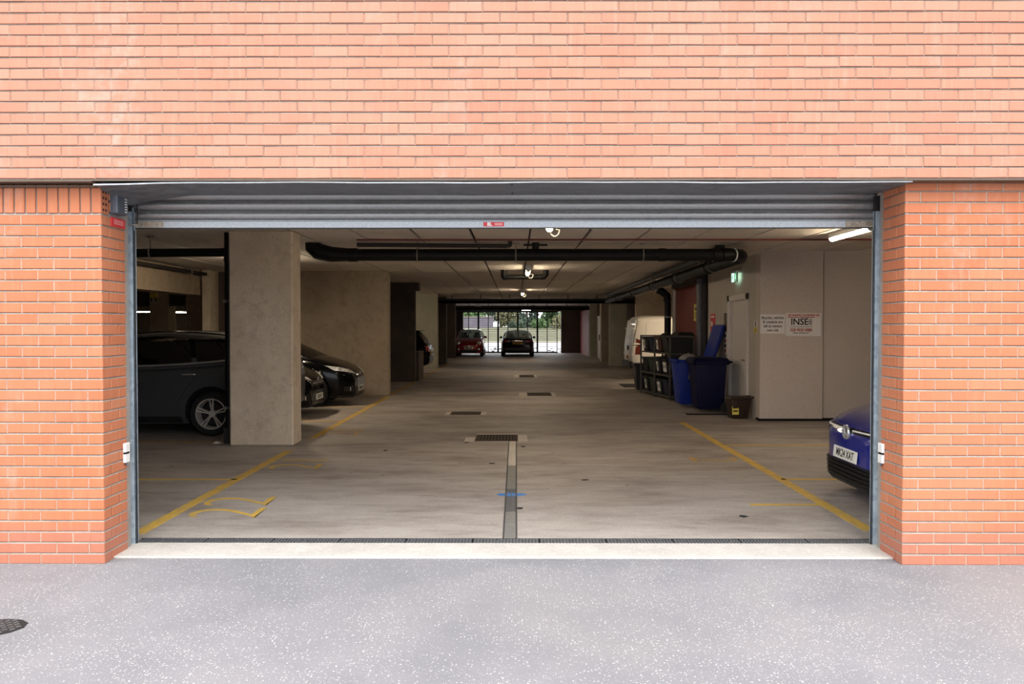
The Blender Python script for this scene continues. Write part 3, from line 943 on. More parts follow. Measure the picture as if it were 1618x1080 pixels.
batten(.13, 32.6, 2.84, 1.3, 'fourth ceiling batten light along the lane', cable=False)
batten(.60, 39.6, 2.62, .5, 'farthest ceiling batten light, before the gate', rot=0, tube='tube_soft', cable=False)
batten(4.50, 5.2, 2.90, 1.25, 'ceiling batten light above the blue car', cable=False)
batten(-4.75, 9.3, 2.90, 1.25, 'ceiling batten light hidden behind the front column', tube='tube', cable=False)
batten(-14.8, 29.0, 2.30, .75, 'small far batten light glimpsed under the left beam', rot=0, tube='tube_far', cable=False)
batten(-17.4, 31.2, 2.36, .9, 'second far batten light glimpsed by the left guide rail', rot=0, tube='tube_far', cable=False)
batten(-9.6, 9.0, 2.88, 1.2, 'added batten light, unseen behind the left hall beam', tube='tube_soft', cable=False)  # extra lamp added out of view to brighten the left hall columns
batten(5.6, 17.2, 2.88, 1.2, 'ceiling batten light above the white van', tube='tube', cable=False)
batten(-5.6, 24.5, 2.88, 1.2, 'ceiling batten light over the pale fin wall', tube='tube_soft', cable=False)

# ================================================================== PIPES AND TRAYS
def arc(c, r, a0, a1, ux, uy, n=8):
    c, ux, uy = Vector(c), Vector(ux), Vector(uy)
    return [c + ux * (r * math.cos(a0 + (a1 - a0) * i / n)) + uy * (r * math.sin(a0 + (a1 - a0) * i / n)) for i in range(n + 1)]
def hanger(parent, x, y, z, r, axis, zt=2.96):
    m = MB()
    ring = [((x, y + (r + .006) * math.cos(k * PI / 8), z + (r + .006) * math.sin(k * PI / 8)) if axis == 'x' else (x + (r + .006) * math.cos(k * PI / 8), y, z + (r + .006) * math.sin(k * PI / 8))) for k in range(17)]
    m.tube(ring, .011, 6, cap=False)
    m.tube([(x, y, z + r), (x, y, zt)], .009, 6)
    m.box(x - .05, x + .05, y - .02, y + .02, zt - .02, zt)
    part('hanger', m, M['zinc'], parent)

PR, PY, PZ = .095, 7.0, 2.775
mp = thing('waste_pipe', 'thick black waste pipe crossing the ceiling beside the front column', 'pipe')
part('pipe', MB().tube([(-2.58, PY, PZ), (3.25, PY, PZ)], PR, 20), M['pipe'], mp, smooth=True)
el = [Vector((-3.20, PY, 2.962)), Vector((-3.20, PY, 2.90)), Vector((-3.12, PY, 2.83)), Vector((-2.90, PY, 2.785)), Vector((-2.58, PY, PZ))]
part('elbow', MB().tube(el, [.125, .13, .13, .12, .10], 18), M['pipe'], mp, smooth=True)
part('collar', MB().tube([(-2.64, PY, PZ), (-2.50, PY, PZ)], .108, 20), M['pipe'], mp)
part('collar', MB().tube([(2.25, PY, PZ), (2.36, PY, PZ)], .104, 20), M['pipe'], mp)
part('elbow', MB().tube(arc((3.25, PY + .37, PZ), .37, -PI / 2, 0, (1, 0, 0), (0, 1, 0)), PR + .012, 18), M['pipe'], mp, smooth=True)
part('collar', MB().tube([(3.10, PY, PZ), (3.24, PY, PZ)], PR + .022, 20), M['pipe'], mp)
part('collar', MB().tube([(3.62, PY + .33, PZ), (3.62, PY + .45, PZ)], PR + .03, 20), M['pipe'], mp)
part('label_band', MB().tube([(3.42, PY + .04, PZ), (3.44, PY + .05, PZ)], PR + .016, 16), M['white_plastic'], mp, 'white label band')
for x in (-1.55, .0, 2.0):
    hanger(mp, x, PY, PZ, PR, 'x')
part('branch', MB().tube([(.31, PY, PZ + .09), (.31, PY, 2.965)], .06, 12).tube([(.12, PY, 2.93), (.5, PY, 2.93)], .014, 8), M['pipe'], mp)
lp = thing('waste_pipe', 'black waste pipe running back along the cream lobby wall', 'pipe')
part('pipe', MB().tube([(3.62, PY + .47, PZ - .01), (3.62, 25.6, 2.66)], .112, 18), M['pipe'], lp, smooth=True)
for y in (9.0, 12.0, 15.0, 18.4, 22):
    hanger(lp, 3.62, y, PZ - .01 - .0058 * (y - 7), .112, 'y', 2.96)
    part('collar', MB().tube([(3.62, y + .3, PZ - .01 - .0058 * (y - 7)), (3.62, y + .42, PZ - .01 - .0058 * (y - 7))], .124, 16), M['pipe'], lp)
l2 = thing('waste_pipe', 'second black pipe hung beside the lobby wall pipe', 'pipe')
part('pipe', MB().tube([(3.30, 7.6, 2.85), (3.30, 15.2, 2.82), (3.30, 23, 2.78)], .070, 16), M['pipe'], l2, smooth=True)
part('elbow', MB().tube([(3.30, 7.62, 2.85), (3.30, 7.45, 2.86), (3.30, 7.36, 2.90), (3.30, 7.35, 2.962)], .08, 14), M['pipe'], l2, smooth=True)
for y in (8.6, 13.5, 19.5):
    hanger(l2, 3.30, y, 2.85 - .004 * (y - 7.6), .070, 'y', 2.96)
t2 = thing('service_pipe', 'thin dark pipe close above the thick waste pipe', 'pipe')
part('pipe', MB().tube([(-2.45, 6.72, 2.905), (-.13, 6.72, 2.885)], .032, 12), M['pipe_dark'], t2, smooth=True)
part('elbow', MB().tube([(-.13, 6.72, 2.885), (-.09, 6.72, 2.90), (-.085, 6.72, 2.958)], .036, 10), M['pipe_dark'], t2)
part('hanger', MB().tube([(-1.5, 6.72, 2.9), (-1.5, 6.72, 2.958)], .01, 6).tube([(-.6, 6.72, 2.9), (-.6, 6.72, 2.958)], .01, 6), M['zinc'], t2)
rc = tag(MB().tube([(-2.4, 6.45, 2.951), (6.2, 6.45, 2.951)], .012, 8).build('alarm_cable', M['red_pipe']), 'thin red cable clipped across the ceiling', 'cable')
# left: horizontal and upright black pipes by the column
lh = thing('service_pipe', 'black pipe crossing the ceiling above the dark grey car', 'pipe')
part('pipe', MB().tube([(-7.3, 5.98, 2.70), (-4.22, 5.98, 2.72)], .062, 14), M['pipe'], lh, smooth=True)
part('elbow', MB().tube([(-4.24, 5.98, 2.72), (-4.17, 5.98, 2.72), (-4.17, 5.98, 2.60)], .07, 12), M['pipe'], lh)
hanger(lh, -5.3, 5.98, 2.715, .062, 'x')
lu = thing('downpipe', 'black upright pipe on the left side of the front column', 'pipe')
part('pipe', MB().tube([(-4.05, 5.65, 0.0), (-4.05, 5.65, 2.965)], .052, 14), M['pipe'], lu, smooth=True)
part('pipe_clip', MB().box(-4.11, -3.96, 5.60, 5.70, 1.98, 2.02).box(-4.11, -3.96, 5.60, 5.70, .48, .52), M['zinc'], lu)
part('foot_guard', MB().box(-4.11, -3.955, 5.59, 5.71, 0, .22), M['pipe_dark'], lu)
lt = thing('cable_tray', 'dark cable tray running along the left hall beam', 'cable tray')
part('tray', MB().box(-7.36, -7.2, .8, 12.9, 2.83, 2.90), M['pipe_dark'], lt)
for y in (8, 12):
    part('tray_bracket', MB().box(-7.37, -7.18, y, y + .05, 2.80, 2.96), M['zinc'], lt)
# looped pipe over the second lamp
ub = thing('looped_pipe', 'short black looped drain pipe above the second batten light', 'pipe')
part('pipe', MB().tube([(-.20, 12.9, 2.80), (.58, 12.9, 2.80)], .058, 14), M['pipe'], ub, smooth=True)
part('elbow', MB().tube([(-.20, 12.9, 2.80), (-.27, 12.9, 2.80), (-.28, 12.9, 2.83), (-.28, 12.9, 2.965)], .072, 12), M['pipe'], ub, smooth=True)
part('elbow', MB().tube([(.58, 12.9, 2.80), (.66, 12.9, 2.81), (.70, 12.9, 2.86), (.70, 12.9, 2.965)], .068, 12), M['pipe'], ub, smooth=True)
# grey and black downpipes on the right
gd = thing('downpipe', 'grey upright downpipe between the red and cream walls', 'pipe')
part('pipe', MB().tube([(4.14, 12.25, 0), (4.14, 12.25, 2.72)], .085, 16), M['pipe_grey'], gd, smooth=True)
part('collar', MB().tube([(4.14, 12.25, 2.45), (4.14, 12.25, 2.58)], .1, 16), M['pipe_grey'], gd)
part('pipe', MB().tube([(4.2, 12.02, 0), (4.2, 12.02, 2.8)], .05, 10), M['pipe_dark'], gd)
bd = thing('downpipe', 'black branch pipe that turns down behind the rack', 'pipe')
part('pipe', MB().tube([(4.02, 15.4, 0), (4.02, 15.4, 2.32)], .085, 14), M['pipe'], bd, smooth=True)
part('elbow', MB().tube([(4.02, 15.4, 2.32), (4.0, 15.4, 2.46), (3.9, 15.4, 2.55), (3.84, 15.4, 2.59), (3.745, 15.4, 2.62)], .1, 14), M['pipe'], bd, smooth=True)
part('collar', MB().tube([(4.02, 15.4, 1.88), (4.02, 15.4, 1.92)], .094, 14), M['zinc'], bd)
wp = thing('downpipe', 'thin white upright pipe at the edge of the red wall', 'pipe')
part('pipe', MB().tube([(4.2, 15.45, .0), (4.2, 15.45, 2.6)], .045, 10), M['white_paint'], wp)
part('pipe_clip', MB().box(4.14, 4.27, 15.42, 15.48, 1.9, 1.93), M['zinc'], wp)
# far trays
for (y, z, x0, x1, hh, lab) in ((26.6, 2.60, -4.2, 4.9, .10, 'dark cable tray hung across the lane behind the third light'), (36.8, 2.55, -4.0, 4.2, .09, 'farthest cable tray hung across the lane')):
    ct = thing('cable_tray', lab, 'cable tray')
    part('tray', MB().box(x0, x1, y, y + .3, z, z + hh).box(x0, x1, y, y + .01, z, z + hh + .05), M['pipe_dark'], ct)
    for i in range(8):
        x = x0 + .4 + (x1 - x0 - .8) * i / 7
        part('tray_hanger', MB().box(x - .015, x + .015, y + .1, y + .13, z, 2.96), M['pipe_dark'], ct)
    part('pipe', MB().tube([(x0, y + .22, z + hh + .05), (x1, y + .22, z + hh + .05)], .045, 10), M['pipe'], ct)
fp = thing('service_pipe', 'dark pipe hung across the lane before the far gate', 'pipe')
part('pipe', MB().tube([(-4, 42.9, 2.66), (1.0, 42.9, 2.66)], .07, 10), M['pipe'], fp)
part('elbow', MB().tube([(1.0, 42.9, 2.66), (1.1, 42.9, 2.68), (1.12, 42.9, 2.955)], .085, 10), M['pipe'], fp)
hg = thing('hanging_box', 'small pale yellow box hanging under the left hall beam', 'box', (-10.63, 17.6, 2.56))
part('box', box_mb(-.10, .10, -.04, .04, -.06, .06), M['sign_yellow'], hg, bevel=.006)
part('stem', MB().tube([(0, 0, .06), (0, 0, .405)], .012, 6).box(-.08, -.06, -.02, .02, -.18, -.06).box(.06, .08, -.02, .02, -.18, -.06), M['pipe_dark'], hg)
jb = thing('junction_box', 'small white box high on the left end wall before the gate', 'box', (-2.0, 36.6, 2.79))
part('housing', box_mb(-.16, .16, -.06, .06, -.05, .05), M['white_plastic'], jb, bevel=.01)
part('stem', MB().tube([(0, 0, .05), (0, 0, .175)], .02, 6), M['zinc'], jb)

# ================================================================== SIGNS
sg = thing('parking_notice', 'white notice with four lines of black lettering on the cream wall', 'sign', (4.46, 8.26, 1.69))
part('board', box_mb(-.213, .213, -.012, 0, -.168, .168), M['sign_white'], sg, bevel=.004)
for k, s in enumerate(('Bicycles, vehicles', '& contents are', 'left at owners', 'own risk')):
    text(s, .068, M['ink'], 'lettering', sg, frame((0, -.0128, .108 - .072 * k), (1, 0, 0), (0, 0, 1)), squeeze=.84, bold=.0012)
sg = thing('security_sign', 'white security firm sign with black letters and red phone number', 'sign', (4.99, 8.26, 1.68))
bd_ = part('board', box_mb(-.311, .311, -.012, 0, -.203, .203), M['sign_white'], sg, bevel=.003)
part('red_band', box_mb(-.29, .29, -.0128, -.012, .115, .195), M['sign_pink'], sg)
for k, (wds) in enumerate(((.06, .17, .03, .05, .17, .07), (.05, .04, .09, .02, .18, .08))):
    x = -.26
    for w in wds:
        part('print_line', box_mb(x, x + w - .012, -.0136, -.0127, .158 - .036 * k, .172 - .036 * k), M['ink_red'], sg)
        x += w
text('INSE', .158, M['ink'], 'lettering', sg, frame((-.065, -.0128, .045), (1, 0, 0), (0, 0, 1)), squeeze=.98, bold=.003)
for r in (.060, .038, .016):
    m = MB()
    pts = [(.152 + r * math.cos(a), r * math.sin(a)) for a in [PI / 2 + .1 + (PI - .2) * i / 10 for i in range(11)]]
    inn = [(.152 + (r - .011) * math.cos(a), (r - .011) * math.sin(a)) for a in [PI / 2 + .1 + (PI - .2) * i / 10 for i in range(11)]]
    m.prism([(p[0], p[1] + .045) for p in pts + inn[::-1]], -.0136, -.0125, 'y')
    part('logo_arc', m, M['ink'], sg)
part('print_line', box_mb(-.23, .16, -.0134, -.0126, -.042, -.034), M['ink_grey'], sg)
text('028 9020 0080', .076, M['ink_red'], 'lettering', sg, frame((-.035, -.0128, -.095), (1, 0, 0), (0, 0, 1)), squeeze=.82, bold=.002)
x = -.175
for w in (.09, .14, .05):
    part('print_line', box_mb(x, x + w - .012, -.0134, -.0126, -.152, -.138), M['ink_grey'], sg)
    x += w
ex = thing('exit_sign', 'small lit green exit sign above the white lobby door', 'sign', (4.18, 9.62, 2.585))
part('housing', box_mb(-.035, .068, -.19, .19, .078, .125), M['white_plastic'], ex, bevel=.006)
part('panel', box_mb(-.012, .004, -.18, .18, -.085, .08), M['exit_white'], ex)
pn = part('pictogram', MB().box(-.0145, -.012, -.18, -.01, -.085, .08), M['exit_green'], ex)
part('arrow', MB().prism([(-.12, .0), (-.095, -.05), (-.07, .0), (-.086, .0), (-.086, .06), (-.104, .06), (-.104, .0)], -.0165, -.0144, 'x'), M['exit_white'], pn)
part('running_figure', MB().prism([(.10, .07), (.12, .055), (.105, .04), (.085, .04), (.06, .01), (.075, .0), (.05, -.05), (.065, -.075), (.085, -.055), (.10, -.01), (.125, -.05), (.15, -.06), (.155, -.045), (.13, -.035), (.115, .015), (.14, .0), (.15, .01), (.12, .035)], -.0145, -.012, 'x'), M['exit_green'], ex)
part('frame', MB().box(-.016, .008, -.186, -.178, -.09, .08).box(-.016, .008, .178, .186, -.09, .08).box(-.016, .008, -.186, .186, -.094, -.084), M['white_plastic'], ex)
def notice(name, label, y0, y1, z0, z1, m, x=4.25, marks=()):
    t = thing(name, label, 'sign', (x, (y0 + y1) / 2, (z0 + z1) / 2))
    a, b = (y1 - y0) / 2, (z1 - z0) / 2
    part('board', box_mb(-.008, 0, -a, a, -b, b), M[m], t)
    for (u0, u1, v0, v1, mm) in marks:     # u runs from the far side to the near side, v up
        part('print_block', box_mb(-.0095, -.0078, a - 2 * a * u1, a - 2 * a * u0, -b + 2 * b * v0, -b + 2 * b * v1), M[mm], t)
notice('fire_notice', 'small red fire notice above the open blue bin lid', 11.35, 11.72, 1.52, 1.92, 'sign_red', marks=((.15, .5, .35, .6, 'ink_white'), (.55, .85, .15, .3, 'ink_white'), (.1, .9, .8, .9, 'sign_pink')))
notice('wall_poster', 'dark framed poster on the wall left of the lobby door', 10.38, 10.62, 1.55, 1.92, 'sign_dark', marks=((.15, .85, .1, .9, 'ink_grey'), (.45, .9, .15, .4, 'box_brown')))
notice('symbol_strip', 'narrow strip of small symbols below the dark poster', 10.42, 10.58, 1.10, 1.52, 'sign_white', marks=((.15, .85, .78, .95, 'ink'), (.15, .85, .54, .70, 'ink_red'), (.15, .85, .30, .46, 'ink'), (.15, .85, .05, .22, 'ink_red')))
notice('yellow_notice', 'yellow notice high on the oxblood red wall', 12.95, 13.42, 1.78, 2.18, 'sign_yellow', x=4.27, marks=((.25, .75, .62, .8, 'ink_grey'), (.2, .8, .45, .5, 'ink_grey'), (.2, .8, .32, .37, 'ink_grey'), (.2, .8, .18, .23, 'ink_grey')))
notice('safety_sticker', 'small yellow and white sticker right of the lobby door', 8.42, 8.60, 1.53, 1.76, 'sign_white', marks=((.0, 1.0, .0, .45, 'sign_yellow'), (.35, .65, .5, .95, 'ink_grey'), (.3, .7, .1, .3, 'ink_grey')))

# ================================================================== BINS, RACK, CADDY
def wheelie(loc, rz, body, label, lid_open, w=.58, d=.73, h=.97, sticker=None):
    t = thing('wheelie_bin', label, 'bin', loc, rz)     # front looks to local -x
    bm_ = MB().frustum((-d * .36, d * .36, -w * .40, w * .40, .06), (-d * .47, d * .40, -w * .48, w * .48, h - .06))
    part('body', bm_, M[body], t, bevel=.03, segs=2, smooth=True, angle=50)
    r = MB()
    r.box(-d * .52, -d * .46, -w * .52, w * .52, h - .08, h - .02).box(d * .38, d * .46, -w * .52, w * .52, h - .08, h - .02)
    r.box(-d * .52, d * .46, -w * .52, -w * .47, h - .08, h - .02).box(-d * .52, d * .46, w * .47, w * .52, h - .08, h - .02)
    part('rim', r, M[body], t, bevel=.008)
    part('rib', MB().box(-d * .30, -d * .27, -w * .455, -w * .44, .12, h - .1).box(d * .22, d * .25, -w * .455, -w * .44, .12, h - .1), M[body], t, bevel=.004)
    part('handle', MB().tube([(d * .46, -w * .40, h - .06), (d * .56, -w * .38, h - .03), (d * .56, w * .38, h - .03), (d * .46, w * .40, h - .06)], .016, 8), M[body], t)
    for s in (-1, 1):
        part('wheel', MB().lathe([(.0, s * w * .44), (.1, s * w * .44), (.1, s * w * .52), (.0, s * w * .52)], 'y', 20, (d * .36, 0, .1)), M['rubber'], t)
    part('axle', MB().tube([(d * .36, -w * .5, .1), (d * .36, w * .5, .1)], .012, 8), M['zinc'], t)
    lid = MB().frustum((-d * .53, d * .47, -w * .53, w * .53, 0), (-d * .46, d * .42, -w * .44, w * .44, .055))
    lid.box(-d * .53, d * .47, -w * .53, w * .53, -.03, 0.0)
    o = part('lid', lid, M[body], t, bevel=.012)
    if lid_open:
        o.matrix_local = Matrix.Translation((d * .50, 0, h + .0)) @ Matrix.Rotation(math.radians(lid_open), 4, 'Y') @ Matrix.Translation((-d * .47, 0, .02))
    else:
        o.location = (0, 0, h - .01)
    if sticker:
        s_ = part('sticker', box_mb(-d * .16, d * .17, -w * .478, -w * .462, h - .42, h - .20), M['sign_yellow'], t, 'yellow printed sticker')
        part('print_block', MB().box(-d * .08, d * .10, -w * .480, -w * .477, h - .28, h - .25).box(-d * .08, d * .12, -w * .480, -w * .477, h - .34, h - .31).box(-d * .02, d * .12, -w * .480, -w * .477, h - .40, h - .36), M['ink'], s_)
    return t
wheelie((3.76, 9.95, 0), 0, 'navy_bin', 'big dark navy wheelie bin in front of the open blue one', 0, w=.70, d=.70, h=1.0)
wheelie((3.60, 10.78, 0), .06, 'blue_bin', 'bright blue wheelie bin with yellow sticker and raised lid', 108, w=.62, d=.72, h=1.0, sticker=True)
rb = MB().lathe([(.0, .16), (.09, .13), (.15, .06), (.17, -.02), (.12, -.06)], 'z', 9)
o = tag(rb.build('rubbish_bag', M['rubbish'], smooth=True), 'pale grey rubbish bag poking out of the bright blue bin', 'bag')
o.location = (3.56, 10.75, .97); o.scale = (1.3, 1.0, .8)
o.data.vertices[3].co.z += .03

ca = thing('food_caddy', 'brown food waste caddy with yellow label by the lobby door', 'bin', (4.0, 8.72, 0), .12)
part('body', MB().frustum((-.14, .14, -.13, .13, 0), (-.19, .18, -.16, .16, .35)), M['brown_bin'], ca, bevel=.015, segs=2, smooth=True, angle=50)
part('lid', MB().frustum((-.205, .195, -.175, .175, .345), (-.17, .17, -.14, .14, .395)), M['brown_bin'], ca, bevel=.008)
part('handle', MB().tube([(-.01, -.17, .36), (.10, -.19, .37), (.235, -.15, .385), (.26, 0, .39), (.235, .15, .385), (.10, .19, .37), (-.01, .17, .36)], .010, 8), M['brown_bin'], ca)
lb = part('label', MB().rbox(-.17, -.05, -.161, -.154, .07, .30, Matrix.Rotation(math.radians(-4), 4, 'X')), M['sign_yellow'], ca, 'yellow label')
for k in range(3):
    part('print_line', MB().rbox(-.155, -.065, -.1625, -.160, .12 + .06 * k, .145 + .06 * k, Matrix.Rotation(math.radians(-4), 4, 'X')), M['ink'], ca)
mt_ = tag(box_mb(3.2, 4.2, 9.2, 9.45, 0, .006).build('bin_shadow', M['void']), 'painted shadow on the floor before the navy bin', 'mat')  # flat dark sheet standing in for the bin's shadow on the floor

RK_A = math.atan2(3.44 - 3.13, 2.05)       # the rack leans off the wall line
rk = thing('storage_rack', 'open steel storage rack holding black recycling boxes', 'rack', (3.44, 12.12, 0), RK_A)   # local y runs away from the lens, x into the bay
RD, RL, RH = .56, 2.10, 1.44
for (x, y) in ((0, 0), (RD, 0), (0, RL), (RD, RL), (0, RL * .5), (RD, RL * .5)):
    part('upright', MB().box(x - .018, x + .018, y - .018, y + .018, 0, RH), M['rack'], rk)
LV = (.08, .55, 1.05)
for z in LV:
    part('shelf', MB().box(-.018, RD + .018, -.018, RL + .018, z - .03, z), M['rack'], rk)
part('top_rail', MB().box(-.018, RD + .018, -.018, .012, RH - .03, RH).box(-.018, RD + .018, RL - .012, RL + .018, RH - .03, RH).box(-.018, .012, 0, RL, RH - .02, RH).box(RD - .012, RD + .018, 0, RL, RH - .02, RH), M['rack'], rk)
part('back_panel', MB().box(.03, RD - .03, -.010, -.002, .58, RH - .04), M['black'], rk, 'black panel on the near end')

def rbox_thing(y, z, m, label, tilt=0.0, tags=1, x=.0, lid=False, sc=1.0):
    c = Matrix.Translation(rk.location) @ Matrix.Rotation(RK_A, 4, 'Z') @ Vector((x + .25, y, z))
    t = thing('recycling_box', label, 'box', c, RK_A + random.uniform(-.04, .04), 'recycling boxes on the storage rack')
    t.rotation_euler.x = tilt
    t.scale = (sc, sc, sc)
    h = .35
    part('body', MB().frustum((-.20, .20, -.145, .145, 0), (-.24, .24, -.185, .185, h)), M[m], t, bevel=.015)
    part('rim', MB().box(-.26, -.235, -.205, .205, h - .035, h).box(.235, .26, -.205, .205, h - .035, h).box(-.26, .26, -.205, -.18, h - .035, h).box(-.26, .26, .18, .205, h - .035, h), M[m], t, bevel=.004)
    for k in range(tags):
        a = (-.06 + .11 * k) if tags > 1 else random.uniform(-.03, .05)
        lb = part('label', MB().rbox(-.002, .004, -.05, .05, -.11, .11, Matrix.Translation((-.228, a, .17)) @ Matrix.Rotation(-.115, 4, 'Y') @ Matrix.Rotation(random.uniform(-.15, .15), 4, 'X')), M['paper'], t, 'white paper label')
        part('print_block', MB().rbox(-.0035, -.001, -.025, .025, -.03, .05, Matrix.Translation((-.228, a, .17)) @ Matrix.Rotation(-.115, 4, 'Y')), M['ink_grey'], lb)
    if lid:
        part('lid', MB().box(-.25, .25, -.195, .195, h, h + .03), M['black'], t, bevel=.008)
    return t
T3, T2, T1 = LV[2] + .003, LV[1] + .003, LV[0] + .003
rbox_thing(1.88, T3, 'box_black', 'black recycling box on the top shelf, nearest the van')
rbox_thing(1.42, T3, 'box_navy', 'navy recycling box on the top shelf, second from the van', tags=0)
rbox_thing(.90, T3, 'box_brown', 'maroon recycling box with white label on the top shelf')
rbox_thing(.40, T3, 'box_black', 'unlabelled black recycling box on the top shelf, nearest the bins', tags=0)
rbox_thing(1.88, T2, 'box_black', 'plain black recycling box on the middle shelf, nearest the van', tags=0)
rbox_thing(1.42, T2, 'box_green', 'green recycling box on the middle shelf behind the labelled ones', tags=0)
rbox_thing(.92, T2, 'box_black', 'black recycling box with one label on the middle shelf')
rbox_thing(.42, T2, 'box_black', 'black recycling box with two labels on the middle shelf', tags=2)
rbox_thing(.62, T2 + .365, 'box_brown', 'small maroon box perched over the middle shelf boxes', tags=0, sc=.36)
rbox_thing(1.80, T1, 'box_black', 'black recycling box with a white label on the bottom shelf')
rbox_thing(1.30, T1, 'box_green', 'dark green recycling box on the bottom shelf', tags=0)
rbox_thing(.82, T1, 'box_black', 'black recycling box with two tilted labels on the bottom shelf', tags=2)
rbox_thing(.36, T1, 'box_navy', 'navy recycling box on the bottom shelf next to the blue bin', tags=0)
bg = MB().lathe([(.0, .13), (.06, .12), (.11, .06), (.13, .0), (.11, -.0)], 'z', 10)
o = tag(bg.build('black_bag', M['box_black'], smooth=True), 'black bag lying on top of the storage rack boxes', 'bag')
o.location = Matrix.Translation(rk.location) @ Matrix.Rotation(RK_A, 4, 'Z') @ Vector((.25, 1.0, 1.405)); o.scale = (1.2, 1.8, .7)
cv = tag(MB().frustum((3.62, 4.05, 12.25, 13.1, 1.442), (3.7, 4.0, 12.4, 12.95, 1.52)).build('folded_sheet', M['box_black'], bevel=.02), 'folded black sheet on the near end of the rack', 'sheet')
tub = thing('black_tub', 'black plastic tub standing on the floor beside the van', 'bin', (3.42, 15.2, 0))
part('body', MB().frustum((-.26, .26, -.2, .2, 0), (-.32, .32, -.26, .26, .66)), M['box_black'], tub, bevel=.02)
part('rim', MB().box(-.35, .35, -.29, .29, .62, .69), M['box_black'], tub, bevel=.01)
tag(box_mb(2.95, 3.62, 15.9, 17.1, 0, .012).build('floor_mat', M['void']), 'flat black mat on the floor behind the tub', 'mat')

# ================================================================== GATE AND THE PLACE BEYOND
gt = thing('steel_gate', 'black barred steel gate at the far end of the garage', 'gate', (0, 43.9, 0))
GX0, GW = -3.58, .617
for i in range(11):
    x = GX0 + GW * i
    w = .055 if i in (2, 4, 6, 8) else .024
    part('post', MB().box(x - w, x + w, -.04, .04, .02, 2.62), M['gate'], gt)
for i in range(10):
    x = GX0 + GW * i
    m = MB()
    for k in range(19):
        z = .12 + .135 * k
        m.box(x + .02, x + GW - .02, -.008, .008, z - .009, z + .009)
    m.box(x + .02, x + GW - .02, -.02, .02, .03, .08).box(x + .02, x + GW - .02, -.02, .02, 2.56, 2.62)
    part('barred_panel', m, M['gate'], gt)
part('floor_rail', MB().box(GX0 - .1, GX0 + GW * 10 + .1, -.06, .06, 0, .03), M['gate'], gt)
struct('forecourt', box_mb(-70, 70, 44.4, 78, -.3, -.01), M['road'], 'bright pale forecourt beyond the gate')
struct('kerb_strip', box_mb(-70, 70, 78, 79, -.3, .12), M['kerbstone'], 'pale kerb at the edge of the forecourt')
gb = MB()
gb.prism([(79, -.3), (79, .05), (88, .75), (104, 1.5), (200, 1.7), (200, -.3)], -120, 120, 'x')
struct('grass_bank', gb, M['grass'], 'rough grass bank beyond the forecourt')
fw = struct('wall_boundary', MB().box(-60, -3.2, 106, 106.4, .8, 3.0), M['far_wall'], 'mauve grey boundary wall behind the grass bank')
part('coping', MB().box(-60, -3.1, 105.9, 106.5, 3.0, 3.12), M['kerbstone'], fw)
rr = random.Random(4)
lv = MB()
for k in range(70):
    x, y = rr.uniform(-4, 4), rr.uniform(45, 56)
    a = rr.uniform(0, PI)
    s = rr.uniform(.04, .13)
    lv.rbox(-s, s, -s * .6, s * .6, 0, rr.uniform(.01, .05), Matrix.Translation((x, y, -.01)) @ Matrix.Rotation(a, 4, 'Z'))
o = lv.build('fallen_leaves', M['leaf_dead'])
o['kind'] = 'stuff'; o['label'] = 'dark fallen leaves scattered on the pale forecourt'

def tree(x, y, z0, h, r, leaf, label, seed, n=2200, name='tree'):
    q = random.Random(seed)
    t = thing(name, label, 'tree' if name == 'tree' else 'shrub', (x, y, z0), 0, 'trees beyond the gate')
    tr = MB()
    if name == 'tree':
        tr.tube([(0, 0, -.1), (.1, 0, h * .3), (.0, .1, h * .7)], [.22, .16, .08], 8)
        for k in range(5):
            a = q.uniform(0, 2 * PI)
            tr.tube([(.05, 0, h * (.25 + .08 * k)), (r * .6 * math.cos(a), r * .6 * math.sin(a), h * (.45 + .09 * k))], [.09, .03], 6)
        part('trunk', tr, M['bark'], t)
    cl = [(q.uniform(-.7, .7) * r, q.uniform(-.5, .5) * r, h * q.uniform(.06, .5), r * q.uniform(.35, .6)) for _ in range(11)]
    f = MB()
    for k in range(n):
        cx, cy, cz, cr = q.choice(cl)
        d = Vector((q.gauss(0, 1), q.gauss(0, 1), q.gauss(0, 1))).normalized() * cr * q.uniform(.55, 1.05)
        p = Vector((cx, cy, max(.05, cz + d.z * .9))) + Vector((d.x, d.y, 0))
        e = Euler((q.uniform(0, PI), q.uniform(0, PI), q.uniform(0, PI))).to_matrix()
        s = q.uniform(.16, .30)
        f.add([p + e @ Vector(v) for v in ((-s, 0, 0), (0, -s * .5, .02), (s, 0, 0), (0, s * .5, .02))], [(0, 1, 2, 3)])
    part('foliage', f, M[leaf], t)
for k, (x, y, z0, h, r, leaf, lab) in enumerate((
        (-9.2, 113, 1.4, 9.5, 2.6, 'leaf_b', 'olive tree behind the boundary wall, above the red car'),
        (-5.9, 109, 1.4, 9.0, 2.3, 'leaf_a', 'green tree behind the boundary wall, left of its dark neighbour'),
        (-2.3, 114, 1.5, 10.0, 2.4, 'leaf_c', 'dark tree at the end of the boundary wall'),
        (-1.0, 108.6, 1.5, 8.5, 1.9, 'leaf_b', 'olive tree right of the boundary wall end'),
        (1.5, 111, 1.5, 8.0, 1.8, 'leaf_c', 'dark leaning tree left of the sky gap'),
        (5.7, 114.5, 1.5, 7.0, 2.0, 'leaf_a', 'green tree right of the sky gap'),
        (8.6, 109, 1.5, 7.5, 2.2, 'leaf_b', 'olive tree at the right edge of the gate view'),
        (-16.2, 112, 1.4, 9.0, 2.6, 'leaf_a', 'green tree farthest left beyond the gate'),
        (13.0, 113, 1.5, 8.0, 2.6, 'leaf_c', 'dark tree farthest right beyond the gate'))):
    tree(x, y, z0, h, r, leaf, lab, 20 + k)
